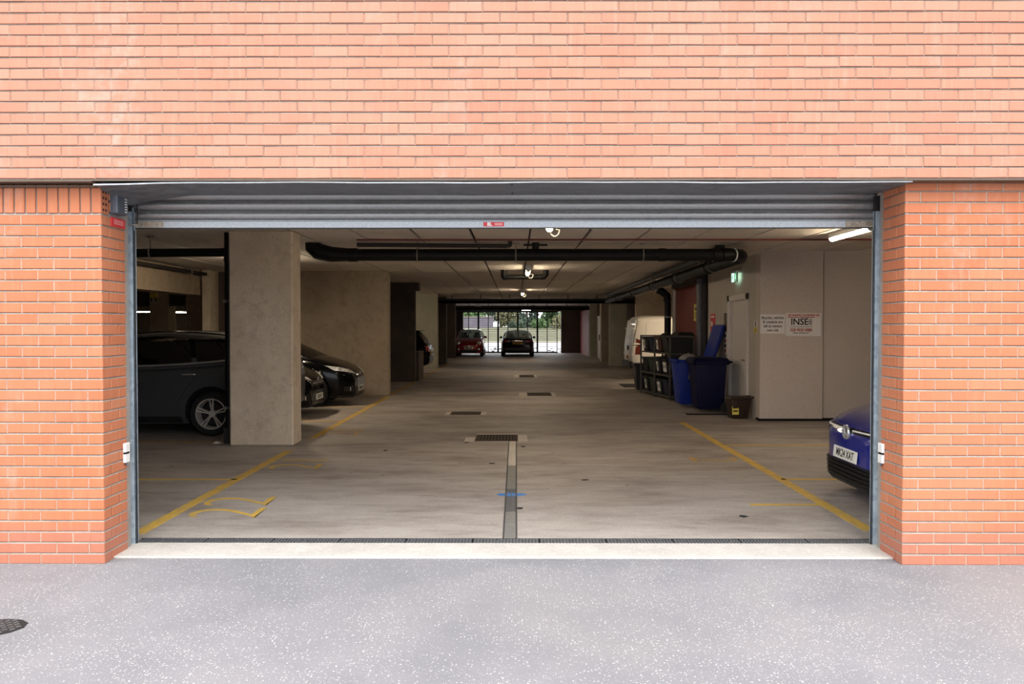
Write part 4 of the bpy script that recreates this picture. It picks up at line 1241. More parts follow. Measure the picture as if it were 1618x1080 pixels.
for k, (x, y, z0, h, r, leaf, lab) in enumerate((
        (2.9, 103, 1.35, 2.2, 1.1, 'leaf_a', 'low green shrub on the bank below the sky gap'),
        (6.2, 102, 1.3, 2.6, 1.5, 'leaf_b', 'olive shrub on the bank right of the dark saloon'),
        (.2, 104, 1.35, 1.8, 1.1, 'leaf_c', 'dark low shrub on the bank above the dark saloon'))):
    tree(x, y, z0, h, r, leaf, lab, 50 + k, 900, 'shrub')

# ================================================================== CARS
def curve(pts):
    xs = np.array([p[0] for p in pts], float); ys = np.array([p[1] for p in pts], float)
    h = np.diff(xs); d = np.diff(ys) / h
    m = np.zeros(len(xs))
    m[0], m[-1] = d[0], d[-1]
    for i in range(1, len(xs) - 1):
        m[i] = 0 if d[i - 1] * d[i] <= 0 else 2 * d[i - 1] * d[i] / (d[i - 1] + d[i])
    def f(x):
        x = min(max(x, xs[0]), xs[-1])
        i = min(int(np.searchsorted(xs, x, 'right')) - 1, len(xs) - 2)
        t = (x - xs[i]) / h[i]
        return float((2 * t**3 - 3 * t**2 + 1) * ys[i] + (t**3 - 2 * t**2 + t) * h[i] * m[i] + (-2 * t**3 + 3 * t**2) * ys[i + 1] + (t**3 - t**2) * h[i] * m[i + 1])
    return f

class Hull:
    """a car's outline: u runs from the nose backwards; local x = -u"""
    def __init__(s, top, bot, plan, roof, tum=.30, belt=.95, crown=.03, hips=.0):
        s.top, s.bot, s.plan, s.roof = curve(top), curve(bot), curve(plan), curve(roof)
        s.r0, s.r1 = roof[0][0], roof[-1][0]
        s.L = top[-1][0]
        s.tum, s.belt, s.crown = tum, belt, crown
    def body(s, u):
        w, zb, zt = s.plan(u), s.bot(u), s.top(u)
        h = max(zt - zb, .02)
        c = s.crown
        return [(.72 * w, zb), (.90 * w, zb + .02 * h), (.965 * w, zb + .12 * h), (.985 * w, zb + .32 * h), (w, zb + .58 * h), (.992 * w, zb + .76 * h),
                (.965 * w, zb + .90 * h), (.925 * w, zb + .965 * h), (.84 * w, zt + .004), (.55 * w, zt + c * .65), (.25 * w, zt + c * .95), (0, zt + c)]
    def green(s, u):
        if u < s.r0 or u > s.r1:
            return None
        zb = s.top(u) - .03
        hr = max(s.roof(u) - zb, .01)
        wb = s.belt * s.plan(u)
        y = lambda k: wb - s.tum * hr * k * (1 + .25 * k)
        return [(wb, zb), (y(.3), zb + .3 * hr), (y(.6), zb + .6 * hr), (y(.82), zb + .82 * hr), (y(.9) - .012, zb + .91 * hr), (y(.94) - .05, zb + .965 * hr), (y(1) * .78, zb + hr), (y(1) * .4, zb + hr + .022), (0, zb + hr + .03)]
    def halfw(s, u, z):
        best = -1.0
        for sec in (s.body(u), s.green(u)):
            if sec is None or z < sec[0][1] or z > sec[-1][1]:
                continue
            for (y0, z0), (y1, z1) in zip(sec[:-1], sec[1:]):
                if z0 <= z <= z1:
                    yy = y0 if z1 - z0 < 1e-6 else y0 + (y1 - y0) * (z - z0) / (z1 - z0)
                    best = max(best, yy)
        return best
    def front_u(s, y, z):
        y = abs(y); u = 0.0
        while u < s.L * .6 and s.halfw(u, z) < y:
            u += .03
        lo, hi = max(0, u - .03), u
        for _ in range(6):
            mid = (lo + hi) / 2
            if s.halfw(mid, z) < y: lo = mid
            else: hi = mid
        return hi
    def rear_u(s, y, z):
        y = abs(y); u = s.L
        while u > s.L * .4 and s.halfw(u, z) < y:
            u -= .03
        lo, hi = u, min(s.L, u + .03)
        for _ in range(6):
            mid = (lo + hi) / 2
            if s.halfw(mid, z) < y: hi = mid
            else: lo = mid
        return lo
    def stations(s, n=46):
        return [s.L * (.5 - .5 * math.cos(PI * i / n)) * 1.0 for i in range(n + 1)]

def bil(q, a, b):
    return tuple((1 - a) * (1 - b) * q[0][i] + a * (1 - b) * q[1][i] + a * b * q[2][i] + (1 - a) * b * q[3][i] for i in range(2))

def patch(hull, kind, quad, nu=8, nv=3, off=.006, thick=.012, sgn=1):
    """kind front/rear: quad of (y,z); kind side: quad of (u,z). The patch hugs the hull."""
    F, B = [], []
    for i in range(nu + 1):
        f, b = [], []
        for j in range(nv + 1):
            p, q = bil(quad, i / nu, j / nv)
            if kind == 'side':
                y = max(hull.halfw(p, q), .05)
                f.append((-p, sgn * (y + off), q)); b.append((-p, sgn * (y + off - thick), q))
            elif kind == 'front':
                u = hull.front_u(p, q)
                k = off * (p / max(.3, hull.plan(max(u, .2)))) * 1.2
                f.append((-u + off, p + k, q)); b.append((-u + off - thick, p + k * .5, q))
            else:
                u = hull.rear_u(p, q)
                k = off * (p / max(.3, hull.plan(min(u, hull.L - .2)))) * 1.2
                f.append((-u - off, p + k, q)); b.append((-u - off + thick, p + k * .5, q))
        F.append(f); B.append(b)
    return MB().grid_solid(F, B)

def screen(hull, ua, ub, sa, sb, n=8, m=10, off=.006):
    """glass over the sloping top of the cabin between stations ua and ub"""
    F, B = [], []
    for i in range(n + 1):
        u = ua + (ub - ua) * i / n
        sec = hull.green(u)
        yc, zc = sec[5]
        pts = sec[5:]
        f, b = [], []
        k = sa + (sb - sa) * i / n
        for j in range(m + 1):
            y = yc * k * (-1 + 2 * j / m)
            ya = abs(y)
            z = zc
            for (y0, z0), (y1, z1) in zip(pts[:-1], pts[1:]):
                if y1 <= ya <= y0:
                    z = z0 + (z1 - z0) * (y0 - ya) / max(1e-6, y0 - y1)
            f.append((-u, y, z + off)); b.append((-u, y, z + off - .008))
        F.append(f); B.append(b)
    return MB().grid_solid(F, B)

def loft_body(hull, name, m, parent, arches):
    mb = MB()
    st = hull.stations()
    rings = []
    for u in st:
        half = hull.body(u)
        rings.append([(-u, y, z) for y, z in half] + [(-u, -y, z) for y, z in half[-2::-1]])
    n = len(rings[0])
    vs = [p for r in rings for p in r]
    fs = []
    for i in range(len(rings) - 1):
        for k in range(n):
            k2 = (k + 1) % n
            fs.append((i * n + k, i * n + k2, (i + 1) * n + k2, (i + 1) * n + k))
    fs.append(tuple(range(n)))
    fs.append(tuple((len(rings) - 1) * n + k for k in reversed(range(n))))
    mb.add(vs, fs)
    me = mb.mesh(name, [m, M['void']], smooth=True, angle=48)
    o = link(name, me, parent)
    cut = MB()
    for (u, r, w) in arches:
        for s in (-1, 1):
            y0, y1 = sorted((s * (w - .30), s * (w + .2)))
            pts = [(-u + r * math.cos(a * 2 * PI / 28), r * math.sin(a * 2 * PI / 28) + r * .93) for a in range(28)]
            cut.prism(pts, y0, y1, 'y')
    c = link('arch_tool', cut.mesh('arch_tool', M['void']), parent)
    md = o.modifiers.new('arch', 'BOOLEAN')
    md.object = c
    md.operation = 'DIFFERENCE'
    md.solver = 'EXACT'
    dg = bpy.context.evaluated_depsgraph_get()
    new = bpy.data.meshes.new_from_object(o.evaluated_get(dg))
    o.modifiers.clear()
    if len(new.polygons) > 100:
        o.data = new
    bpy.data.objects.remove(c)
    return o

def loft_roof(hull, name, m, parent, open_zones):
    """cabin shell; open_zones(u, k) says which faces are left open for glass"""
    mb = MB()
    n0 = 30
    st = [hull.r0 + (hull.r1 - hull.r0) * i / n0 for i in range(n0 + 1)]
    rings = []
    for u in st:
        half = hull.green(u)
        rings.append([(-u, y, z) for y, z in half] + [(-u, -y, z) for y, z in half[-2::-1]])
    n = len(rings[0])
    vs = [p for r in rings for p in r]
    fs = []
    for i in range(len(rings) - 1):
        um = (st[i] + st[i + 1]) / 2
        for k in range(n - 1):
            kk = min(k, n - 2 - k)
            if open_zones(um, kk):
                continue
            fs.append((i * n + k, i * n + k + 1, (i + 1) * n + k + 1, (i + 1) * n + k))
    mb.add(vs, fs)
    me = mb.mesh(name, m, smooth=True, angle=48)
    return link(name, me, parent)

wheel_cache = {}
def wheel_meshes(R, spokes, double, rim_m):
    key = (R, spokes, double, rim_m)
    if key in wheel_cache:
        return wheel_cache[key]
    W = .105
    ri = R * .70
    ty = MB().lathe([(ri, -W), (R * .90, -W), (R * .97, -W * .8), (R, -W * .4), (R, W * .4), (R * .97, W * .8), (R * .90, W), (ri, W), (ri * .98, W * .6), (ri * .98, -W * .6), (ri, -W)], 'y', 40)
    tyre = ty.mesh('tyre', M['rubber'], smooth=True, angle=35)
    rm = MB().lathe([(ri * 1.01, W * .98), (ri * .93, W * 1.02), (ri * .90, W * .7), (ri * .86, -W * .5), (ri * .96, -W * .6)], 'y', 40)
    ring = rm.mesh('rim', M[rim_m], smooth=True, angle=35)
    sp = MB()
    for k in range(spokes):
        a = 2 * PI * k / spokes + PI / 2
        for s in ((-1, 1) if double else (0,)):
            r0, r1 = R * .13, ri * .93
            w0, w1 = (R * .030, R * .032) if double else (R * .07, R * .05)
            a0, a1 = a + s * .20, a + s * .115
            ca, sa = math.cos, math.sin
            def pt(r, an, off, y):
                return (r * ca(an) - off * sa(an), y, r * sa(an) + off * ca(an))
            vs = [pt(r0, a0, -w0, W * .62), pt(r0, a0, w0, W * .62), pt(r1, a1, w1, W * .92), pt(r1, a1, -w1, W * .92),
                  pt(r0, a0, -w0, W * .30), pt(r0, a0, w0, W * .30), pt(r1, a1, w1, W * .6), pt(r1, a1, -w1, W * .6)]
            sp.add(vs, [(0, 1, 2, 3), (7, 6, 5, 4), (0, 4, 5, 1), (1, 5, 6, 2), (2, 6, 7, 3), (3, 7, 4, 0)])
    sp.lathe([(0, W * .70), (R * .13, W * .68), (R * .17, W * .5), (R * .17, W * .2), (0, W * .2)], 'y', 18)
    spoke = sp.mesh('spokes', M[rim_m], bevel=.003)
    di = MB().lathe([(0, W * .05), (ri * .72, W * .05), (ri * .72, -W * .05), (0, -W * .05)], 'y', 24)
    disc = di.mesh('brake_disc', M['pipe_dark'])
    wheel_cache[key] = (tyre, ring, spoke, disc)
    return wheel_cache[key]

def add_wheels(root, hull, us, R, w, spokes=5, double=True, rim_m='alloy'):
    tyre, ring, spoke, disc = wheel_meshes(R, spokes, double, rim_m)
    for u in us:
        for s in (1, -1):
            o = link('wheel', tyre, root, (-u, s * (w - .12), R), (0, 0, 0 if s > 0 else PI))
            link('rim', ring, o); link('spokes', spoke, o); link('brake_disc', disc, o)

def plate(root, hull, kind, z, words, m='plate_w', w=.52, h=.112, tilt=0.0, size=.092, blocks=False, out=.018):
    u = hull.front_u(0, z) if kind == 'front' else hull.rear_u(0, z)
    x = -u + out if kind == 'front' else -u - out
    s = 1 if kind == 'front' else -1
    p = part('number_plate', MB().box(-w / 2, w / 2, -h / 2, h / 2, -.008, .0), M[m], root, bevel=.004)
    p.matrix_local = frame((x, 0, z), (0, s, 0), (s * -math.sin(tilt), 0, math.cos(tilt)))
    if blocks:      # lettering too small and blurred to read
        xx = -w * .42
        for k, bw in enumerate((.05, .05, .04, .05, .05, .05)):
            if k == 4:
                xx += .03
            part('print_block', box_mb(xx, xx + bw, -h * .30, h * .30, 0, .0012), M['ink'], p)
            xx += bw + .013
    else:
        text(words, size, M['ink'], 'lettering', p, Matrix.Translation((0, -.002, .0008)), squeeze=.80, bold=.0015)
    return p

def mirror(root, hull, u, z, m):
    for s in (1, -1):
        y = hull.halfw(u, z)
        mm = MB().frustum((-u - .02, -u + .07, min(s * (y + .02), s * (y + .20)), max(s * (y + .02), s * (y + .20)), z + .0), (-u - .01, -u + .05, min(s * (y + .03), s * (y + .18)), max(s * (y + .03), s * (y + .18)), z + .12))
        mm.box(-u - .01, -u + .03, *sorted((s * (y - .03), s * (y + .05))), z + .01, z + .05)
        part('mirror', mm, M[m], root, bevel=.015, segs=2)

def handles(root, hull, us, z, m, length=.20):
    for u in us:
        for s in (1, -1):
            y = hull.halfw(u, z)
            part('door_handle', MB().tube([(-u, s * (y - .002), z), (-u - .02, s * (y + .028), z + .002), (-u - length + .02, s * (y + .028), z + .006), (-u - length, s * (y - .002), z + .006)], .011, 8), M[m], root)

def side_windows(root, hull, spans, glass, lo=.045, hi=.80):
    """spans: list of (u0_low, u1_low, u0_high, u1_high)"""
    for (a, b, c, d) in spans:
        for s in (1, -1):
            zl = lambda u: hull.top(u) + lo
            zh = lambda u: hull.top(u) - .03 + hi * (hull.roof(u) - hull.top(u) + .03)
            q = [(a, zl(a)), (b, zl(b)), (d, max(zh(d), zl(d) + .02)), (c, max(zh(c), zl(c) + .02))]
            part('side_window', patch(hull, 'side', q, 8, 4, .004, .008, s), M[glass], root)

def shut_line(root, hull, quad_pts, kind, m='void', r=.003):
    pts = []
    for (p, q) in quad_pts:
        if kind == 'side+':
            pts.append((-p, hull.halfw(p, q) + .0005, q))
        elif kind == 'side-':
            pts.append((-p, -hull.halfw(p, q) - .0005, q))
        else:
            pts.append((-hull.front_u(p, q) + .0008, p, q))
    return part('shut_line', MB().tube(pts, r, 5), M[m], root)

pb = MB().add([(-.045, -.03, .004), (.04, -.035, .01), (.05, .03, .004), (-.03, .035, .022), (0, 0, .03), (-.045, -.03, 0), (.04, -.035, 0), (.05, .03, 0), (-.03, .035, 0)],
              [(0, 1, 4), (1, 2, 4), (2, 3, 4), (3, 0, 4), (5, 8, 7, 6), (0, 5, 6, 1), (1, 6, 7, 2), (2, 7, 8, 3), (3, 8, 5, 0)])
o = tag(pb.build('paper_scrap', M['paper']), 'white paper scrap on the floor left of the front column', 'litter')
o.location = (-4.22, 5.62, 0)
# ---------------------------------------------------------------- dark grey people carrier, left
def car_grey():
    h = Hull(top=[(0, .66), (.08, .74), (.4, .86), (1.0, .98), (1.5, 1.02), (2.6, 1.02), (3.8, 1.08), (4.45, 1.15), (4.72, 1.12), (4.8, .95)],
             bot=[(0, .32), (.1, .20), (.6, .16), (4.0, .17), (4.5, .24), (4.8, .40)],
             plan=[(0, .45), (.06, .64), (.2, .78), (.6, .87), (1.3, .90), (3.8, .91), (4.4, .87), (4.7, .78), (4.8, .66)],
             roof=[(.95, .96), (1.4, 1.16), (2.0, 1.42), (2.4, 1.51), (3.0, 1.545), (3.6, 1.525), (4.2, 1.45), (4.5, 1.36), (4.68, 1.20), (4.76, 1.10)], tum=.26)
    t = thing('car', 'dark grey people carrier parked side on behind the front column', 'car', (-8.37, 7.21, 0), PI)
    R = .335
    loft_body(h, 'body', M['car_grey'], t, ((.95, R + .055, .91), (3.8, R + .055, .91)))
    loft_roof(h, 'roof', M['car_grey'], t, lambda u, k: 1 <= k <= 3 and 1.55 < u < 4.35 or (k >= 5 and 1.0 < u < 2.15))
    part('windscreen', screen(h, 1.02, 2.15, .95, .95), M['glass_dark'], t)
    side_windows(t, h, ((1.62, 2.50, 2.15, 2.46), (2.58, 3.50, 2.54, 3.42), (3.58, 4.40, 3.50, 4.12)), 'glass_dark')
    part('cabin_lining', MB().box(-4.4, -1.5, -.62, .62, 1.0, 1.06).box(-3.3, -3.05, -.6, .6, 1.0, 1.35).box(-4.2, -4.0, -.55, .55, 1.0, 1.33), M['seat'], t, bevel=.03)
    for s in (1, -1):
        pts = [(-u, s * (h.halfw(u, h.top(u) + .035) + .012), h.top(u) + .035) for u in np.linspace(1.6, 4.05, 22)]
        for u, dz in ((4.2, .015), (4.32, .05), (4.40, .10)):
            z = h.top(u) + .03 + dz
            pts.append((-u, s * (h.halfw(u, z) + .012), z))
        part('chrome_strip', MB().tube(pts, .014, 6), M['chrome'], t, 'bright strip under the side windows')
    handles(t, h, (2.30, 3.36), .925, 'chrome', .21)
    for sg in ('side+', 'side-'):
        shut_line(t, h, [(2.54, .30), (2.54, .6), (2.54, .98)], sg)
        shut_line(t, h, [(3.30, .30), (3.30, .5), (3.42, .70), (3.55, .85), (3.62, 1.05)], sg)
        shut_line(t, h, [(2.5, .28), (3.3, .28)], sg, r=.006)
        part('sill_trim', patch(h, 'side', [(1.40, .19), (3.36, .20), (3.36, .30), (1.40, .29)], 10, 2, .008, .012, 1 if sg == 'side+' else -1), M['black'], t)
        part('tail_light', patch(h, 'side', [(4.45, .90), (4.72, .90), (4.68, 1.10), (4.45, 1.08)], 5, 3, .006, .012, 1 if sg == 'side+' else -1), M['red_lens'], t)
        part('headlight', patch(h, 'side', [(.2, .66), (.62, .70), (.62, .82), (.25, .78)], 6, 3, .006, .012, 1 if sg == 'side+' else -1), M['lens'], t)
    add_wheels(t, h, (.95, 3.8), R, .91, 5, True)
    mirror(t, h, 1.62, 1.04, 'car_grey')
    plate(t, h, 'front', .45, '', blocks=True)
    rails = MB()
    for s in (1, -1):
        rails.tube([(-u, s * .58, h.roof(u) + .02) for u in np.linspace(2.3, 4.2, 10)], .014, 6)
    part('roof_rail', rails, M['pipe_dark'], t)
car_grey()

# ---------------------------------------------------------------- two black hatchbacks, noses to the lane
def hatch_front(label, loc, words, blocks, W=.87, grille_chrome=False, nose_z=.0, k=1.0):
    L_ = 4.05
    h = Hull(top=[(0, .60), (.05, .68), (.25, .80), (.6, .92), (.95, 1.0), (1.5, .98), (2.6, 1.02), (3.4, 1.08), (3.85, 1.05), (L_, .9)],
             bot=[(0, .24), (.06, .17), (.4, .16), (3.3, .2), (3.8, .26), (L_, .42)],
             plan=[(0, .38), (.05, .54), (.15, .66), (.4, .78), (.9, W - .015), (1.3, W), (3.0, W), (3.6, W - .04), (3.95, .75), (L_, .62)],
             roof=[(.75, .93), (1.2, 1.15), (1.7, 1.38), (2.1, 1.46), (2.7, 1.48), (3.3, 1.43), (3.65, 1.32), (3.9, 1.1), (4.0, .98)], tum=.30)
    t = thing('car', label, 'car', loc, 0)
    R = .31
    loft_body(h, 'body', M['car_black'], t, ((.83, R + .05, W), (3.3, R + .05, W)))
    loft_roof(h, 'roof', M['car_black'], t, lambda u, k: 1 <= k <= 3 and 1.3 < u < 3.6 or (k >= 5 and .85 < u < 1.85))
    part('windscreen', screen(h, .82, 1.85, .95, .95), M['glass_dark'], t)
    side_windows(t, h, ((1.35, 2.2, 1.85, 2.15), (2.28, 3.3, 2.24, 3.15)), 'glass_dark')
    part('cabin_lining', MB().box(-3.5, -1.4, -.6, .6, .98, 1.04).box(-2.3, -2.1, -.6, .6, 1.0, 1.3), M['seat'], t, bevel=.03)
    for s in (1, -1):
        q = [(s * .40, .655), (s * .76, .74), (s * .79, .85), (s * .47, .735)]
        hl = part('headlight', patch(h, 'front', q, 12, 4, .008, .014), M['lens'], t)
        for (yy, zz, r) in ((.60, .735, .05), (.71, .785, .04)):
            u = h.front_u(s * yy, zz)
            part('reflector', MB().lathe([(0, -.004), (r * .6, .0), (r, .014), (r * 1.1, .016)], 'x', 14, (-u + .008, s * yy, zz)), M['chrome'], hl)
        fq = [(s * .52, .30), (s * .68, .31), (s * .68, .40), (s * .52, .41)]
        part('fog_surround', patch(h, 'front', fq, 5, 3, .006, .012), M['black'], t)
        u = h.front_u(s * .60, .355)
        part('fog_light', MB().lathe([(0, .02), (.035, .018), (.042, .008)], 'x', 14, (-u, s * .60, .355)), M['lens'], t)
        part('sill_trim', patch(h, 'side', [(1.2, .2), (2.9, .21), (2.9, .28), (1.2, .27)], 8, 2, .006, .012, s), M['black'], t)
    part('grille', patch(h, 'front', [(-.42, .23), (.42, .23), (.50, .47), (-.50, .47)], 10, 4, .006, .012), M['black_gloss'], t)
    gb_ = MB()
    for zz in ((.26, .295, .44) if not grille_chrome else (.44,)):
        for i in range(10):
            y0, y1 = -.44 + .088 * i, -.44 + .088 * (i + 1)
            u0 = h.front_u(y0, zz); u1 = h.front_u(y1, zz)
            gb_.tube([(-u0 + .012, y0, zz), (-u1 + .012, y1, zz)], .006, 5)
    if grille_chrome:
        for i in range(13):
            y = -.45 + .075 * i
            gb_.tube([(-h.front_u(y, zz) + .012, y, zz) for zz in (.40, .46, .52, .57)], .0075, 5)
    part('grille_bars', gb_, M['chrome' if grille_chrome else 'black'], t)
    if grille_chrome:
        part('upper_grille', patch(h, 'front', [(-.48, .38), (.48, .38), (.44, .585), (-.44, .585)], 10, 3, .004, .012), M['black_gloss'], t)
    else:
        part('upper_grille', patch(h, 'front', [(-.36, .555), (.36, .555), (.36, .61), (-.36, .61)], 10, 2, .006, .012), M['black'], t)
        part('chrome_bar', patch(h, 'front', [(-.36, .60), (.36, .60), (.36, .615), (-.36, .615)], 10, 1, .009, .012), M['chrome'], t)
    part('lip', patch(h, 'front', [(-.70, .185), (.70, .185), (.70, .225), (-.70, .225)], 14, 1, .012, .02), M['black'], t)
    bd = part('badge', MB().lathe([(0, .012), (.03, .012), (.045, .006)], 'x', 20, (-h.front_u(0, .655), 0, .655)), M['chrome'], t)
    shut_line(t, h, [(-.62, .76), (-.45, .70), (-.2, .665), (.2, .665), (.45, .70), (.62, .76)], 'front')
    add_wheels(t, h, (.83, 3.3), R, W, 5, False, 'steel_wheel')
    mirror(t, h, 1.35, 1.02, 'car_black')
    handles(t, h, (2.0, 2.9), .90, 'car_black')
    plate(t, h, 'front', .345, words, blocks=blocks)
    wip = MB().tube([(-.86, -.5, 1.0), (-1.02, .1, 1.07)], .008, 5).tube([(-.86, .1, 1.0), (-1.02, .55, 1.06)], .008, 5)
    part('wiper', wip, M['black'], t)
    return t
hatch_front('black hatchback nosing out behind the front column, nearer of the two', (-3.70, 9.30, 0), 'OY52 UF', False)
hatch_front('black hatchback against the warm fin wall, with bright headlight', (-3.34, 11.45, 0), '', True, W=.88, grille_chrome=True)

# ---------------------------------------------------------------- blue hatchback, right
def car_blue():
    h = Hull(top=[(0, .60), (.05, .685), (.12, .725), (.25, .78), (.6, .87), (1.05, .965), (1.6, .96), (2.7, .99), (3.7, 1.03), (4.1, 1.0), (4.28, .88)],
             bot=[(0, .20), (.05, .155), (.4, .15), (3.4, .19), (3.95, .25), (4.28, .42)],
             plan=[(0, .40), (.04, .53), (.12, .66), (.22, .745), (.40, .82), (.8, .885), (1.3, .895), (3.3, .895), (3.9, .86), (4.2, .77), (4.28, .66)],
             roof=[(.92, .93), (1.35, 1.12), (1.85, 1.38), (2.2, 1.46), (2.8, 1.485), (3.4, 1.44), (3.8, 1.33), (4.08, 1.12), (4.2, .96)], tum=.30)
    t = thing('car', 'deep blue hatchback nosing out beside the right guide rail', 'car', (3.11, 1.97, 0), PI)
    R = .32
    loft_body(h, 'body', M['car_blue'], t, ((.86, R + .045, .895), (3.48, R + .045, .895)))
    loft_roof(h, 'roof', M['car_blue'], t, lambda u, k: 1 <= k <= 3 and 1.5 < u < 3.7 or (k >= 5 and 1.0 < u < 2.0))
    part('windscreen', screen(h, .98, 2.0, .95, .95), M['glass_dark'], t)
    side_windows(t, h, ((1.55, 2.4, 2.0, 2.35), (2.48, 3.55, 2.44, 3.4)), 'glass_dark')
    part('cabin_lining', MB().box(-3.6, -1.5, -.6, .6, .96, 1.02).box(-2.5, -2.3, -.6, .6, 1.0, 1.3), M['seat'], t, bevel=.03)
    for s in (1, -1):
        part('headlight', patch(h, 'front', [(s * .46, .635), (s * .80, .645), (s * .82, .72), (s * .46, .685)], 10, 3, .007, .014), M['lens_dark'], t)
        part('light_strip', patch(h, 'front', [(s * .085, .672), (s * .60, .680), (s * .60, .692), (s * .085, .684)], 10, 1, .014, .012), M['white_plastic'], t, 'bright strip across the nose')
        part('air_duct', patch(h, 'front', [(s * .58, .24), (s * .74, .26), (s * .76, .40), (s * .62, .40)], 4, 3, .006, .012), M['black_gloss'], t)
        part('sill_trim', patch(h, 'side', [(1.25, .18), (3.05, .20), (3.05, .26), (1.25, .25)], 8, 2, .006, .012, s), M['black'], t)
    part('upper_grille', patch(h, 'front', [(-.50, .655), (.50, .655), (.50, .70), (-.50, .70)], 14, 2, .009, .012), M['black_gloss'], t)
    part('lower_grille', patch(h, 'front', [(-.62, .195), (.62, .195), (.66, .375), (-.66, .375)], 16, 5, .006, .012), M['black'], t)
    for zz in (.235, .275, .315, .352):
        m = MB()
        ys = np.linspace(-.62, .62, 17)
        m.tube([(-h.front_u(y, zz) + .018, y, zz) for y in ys], .0075, 6)
        part('grille_slat', m, M['black_gloss'], t)
    part('lip', patch(h, 'front', [(-.74, .158), (.74, .158), (.74, .198), (-.74, .198)], 16, 1, .018, .03), M['black'], t)
    # round badge: ring with a V over a W
    bz = .655
    bx = -h.front_u(0, bz) + .024
    bd = part('badge', MB().lathe([(.056, -.012), (.056, .006), (.066, .008), (.070, .0), (.070, -.012)], 'x', 32, (bx, 0, bz)), M['chrome'], t, 'round chrome badge')
    part('badge_disc', MB().lathe([(0, -.004), (.058, -.004), (.058, -.014), (0, -.014)], 'x', 28, (bx, 0, bz)), M['black_gloss'], bd)
    def bar(a, b, w=.009):
        a, b = Vector(a), Vector(b)
        d = (b - a).normalized(); nn = Vector((-d.y, d.x)) * w / 2
        return [tuple(p) for p in (a - nn, b - nn, b + nn, a + nn)]
    lg = MB()
    for (a, b) in (((-.030, .048), (-.002, .006)), ((.030, .048), (.002, .006)), ((-.050, .026), (-.024, -.046)), ((-.024, -.046), (-.001, -.004)), ((.001, -.004), (.024, -.046)), ((.024, -.046), (.050, .026))):
        lg.prism([(p[0], p[1] + bz) for p in bar(a, b)], bx - .005, bx + .003, 'x')
    part('emblem', lg, M['chrome'], bd)
    shut_line(t, h, [(-.74, .78), (-.55, .735), (-.3, .715), (.3, .715), (.55, .735), (.74, .78)], 'front')
    add_wheels(t, h, (.86, 3.48), R, .895, 5, True)
    mirror(t, h, 1.55, 1.0, 'car_blue')
    handles(t, h, (2.2, 3.1), .88, 'car_blue')
    plate(t, h, 'front', .447, 'MK24 XAT', size=.102, tilt=.10, out=.020)
car_blue()

# ---------------------------------------------------------------- black hatchback, tail to the lane, far left
def car_tail():
    h = Hull(top=[(0, .62), (.1, .74), (.5, .86), (1.0, .96), (1.6, .98), (3.3, 1.03), (3.9, 1.06), (4.12, 1.04), (4.2, .92)],
             bot=[(0, .26), (.1, .2), (.5, .18), (3.4, .2), (3.9, .26), (4.2, .36)],
             plan=[(0, .5), (.2, .72), (.6, .84), (1.2, .88), (3.3, .88), (3.9, .85), (4.12, .78), (4.2, .70)],
             roof=[(.9, .94), (1.3, 1.14), (1.8, 1.4), (2.2, 1.49), (3.0, 1.52), (3.6, 1.49), (3.8, 1.44), (3.98, 1.25), (4.1, 1.05)], tum=.26)
    t = thing('car', 'black hatchback showing only its tail behind the dark fin wall', 'car', (-7.20, 22.3, 0), PI)
    R = .32
    loft_body(h, 'body', M['car_black'], t, ((.85, R + .05, .88), (3.4, R + .05, .88)))
    loft_roof(h, 'roof', M['car_black'], t, lambda u, k: False)
    part('rear_window', screen(h, 3.80, 4.04, .9, .9, 5, 8), M['glass_dark'], t)
    side_windows(t, h, ((1.5, 2.35, 1.95, 2.3), (2.42, 3.4, 2.38, 3.3)), 'glass_dark')
    part('spoiler', MB().box(-3.93, -3.68, -.56, .56, 1.485, 1.515), M['car_black'], t, bevel=.012)
    for s in (1, -1):
        part('tail_light', patch(h, 'rear', [(s * .50, .78), (s * .76, .80), (s * .78, .98), (s * .52, .98)], 6, 4, .008, .012), M['red_lens'], t)
        part('reflector', patch(h, 'rear', [(s * .45, .40), (s * .68, .41), (s * .68, .47), (s * .45, .46)], 5, 2, .010, .012), M['red_lens'], t)
    part('rear_bumper', patch(h, 'rear', [(-.70, .34), (.70, .34), (.72, .58), (-.72, .58)], 14, 3, .03, .05), M['car_black'], t)
    part('chrome_bar', patch(h, 'rear', [(-.4, .86), (.4, .86), (.4, .885), (-.4, .885)], 10, 1, .012, .012), M['chrome'], t)
    part('wiper', MB().tube([(-4.12, 0, 1.06), (-4.10, .38, 1.12)], .01, 6), M['black'], t)
    plate(t, h, 'rear', .72, '', 'plate_y', blocks=True)
    add_wheels(t, h, (.85, 3.4), R, .88, 5, False, 'steel_wheel')
    mirror(t, h, 1.5, 1.0, 'car_black')
car_tail()

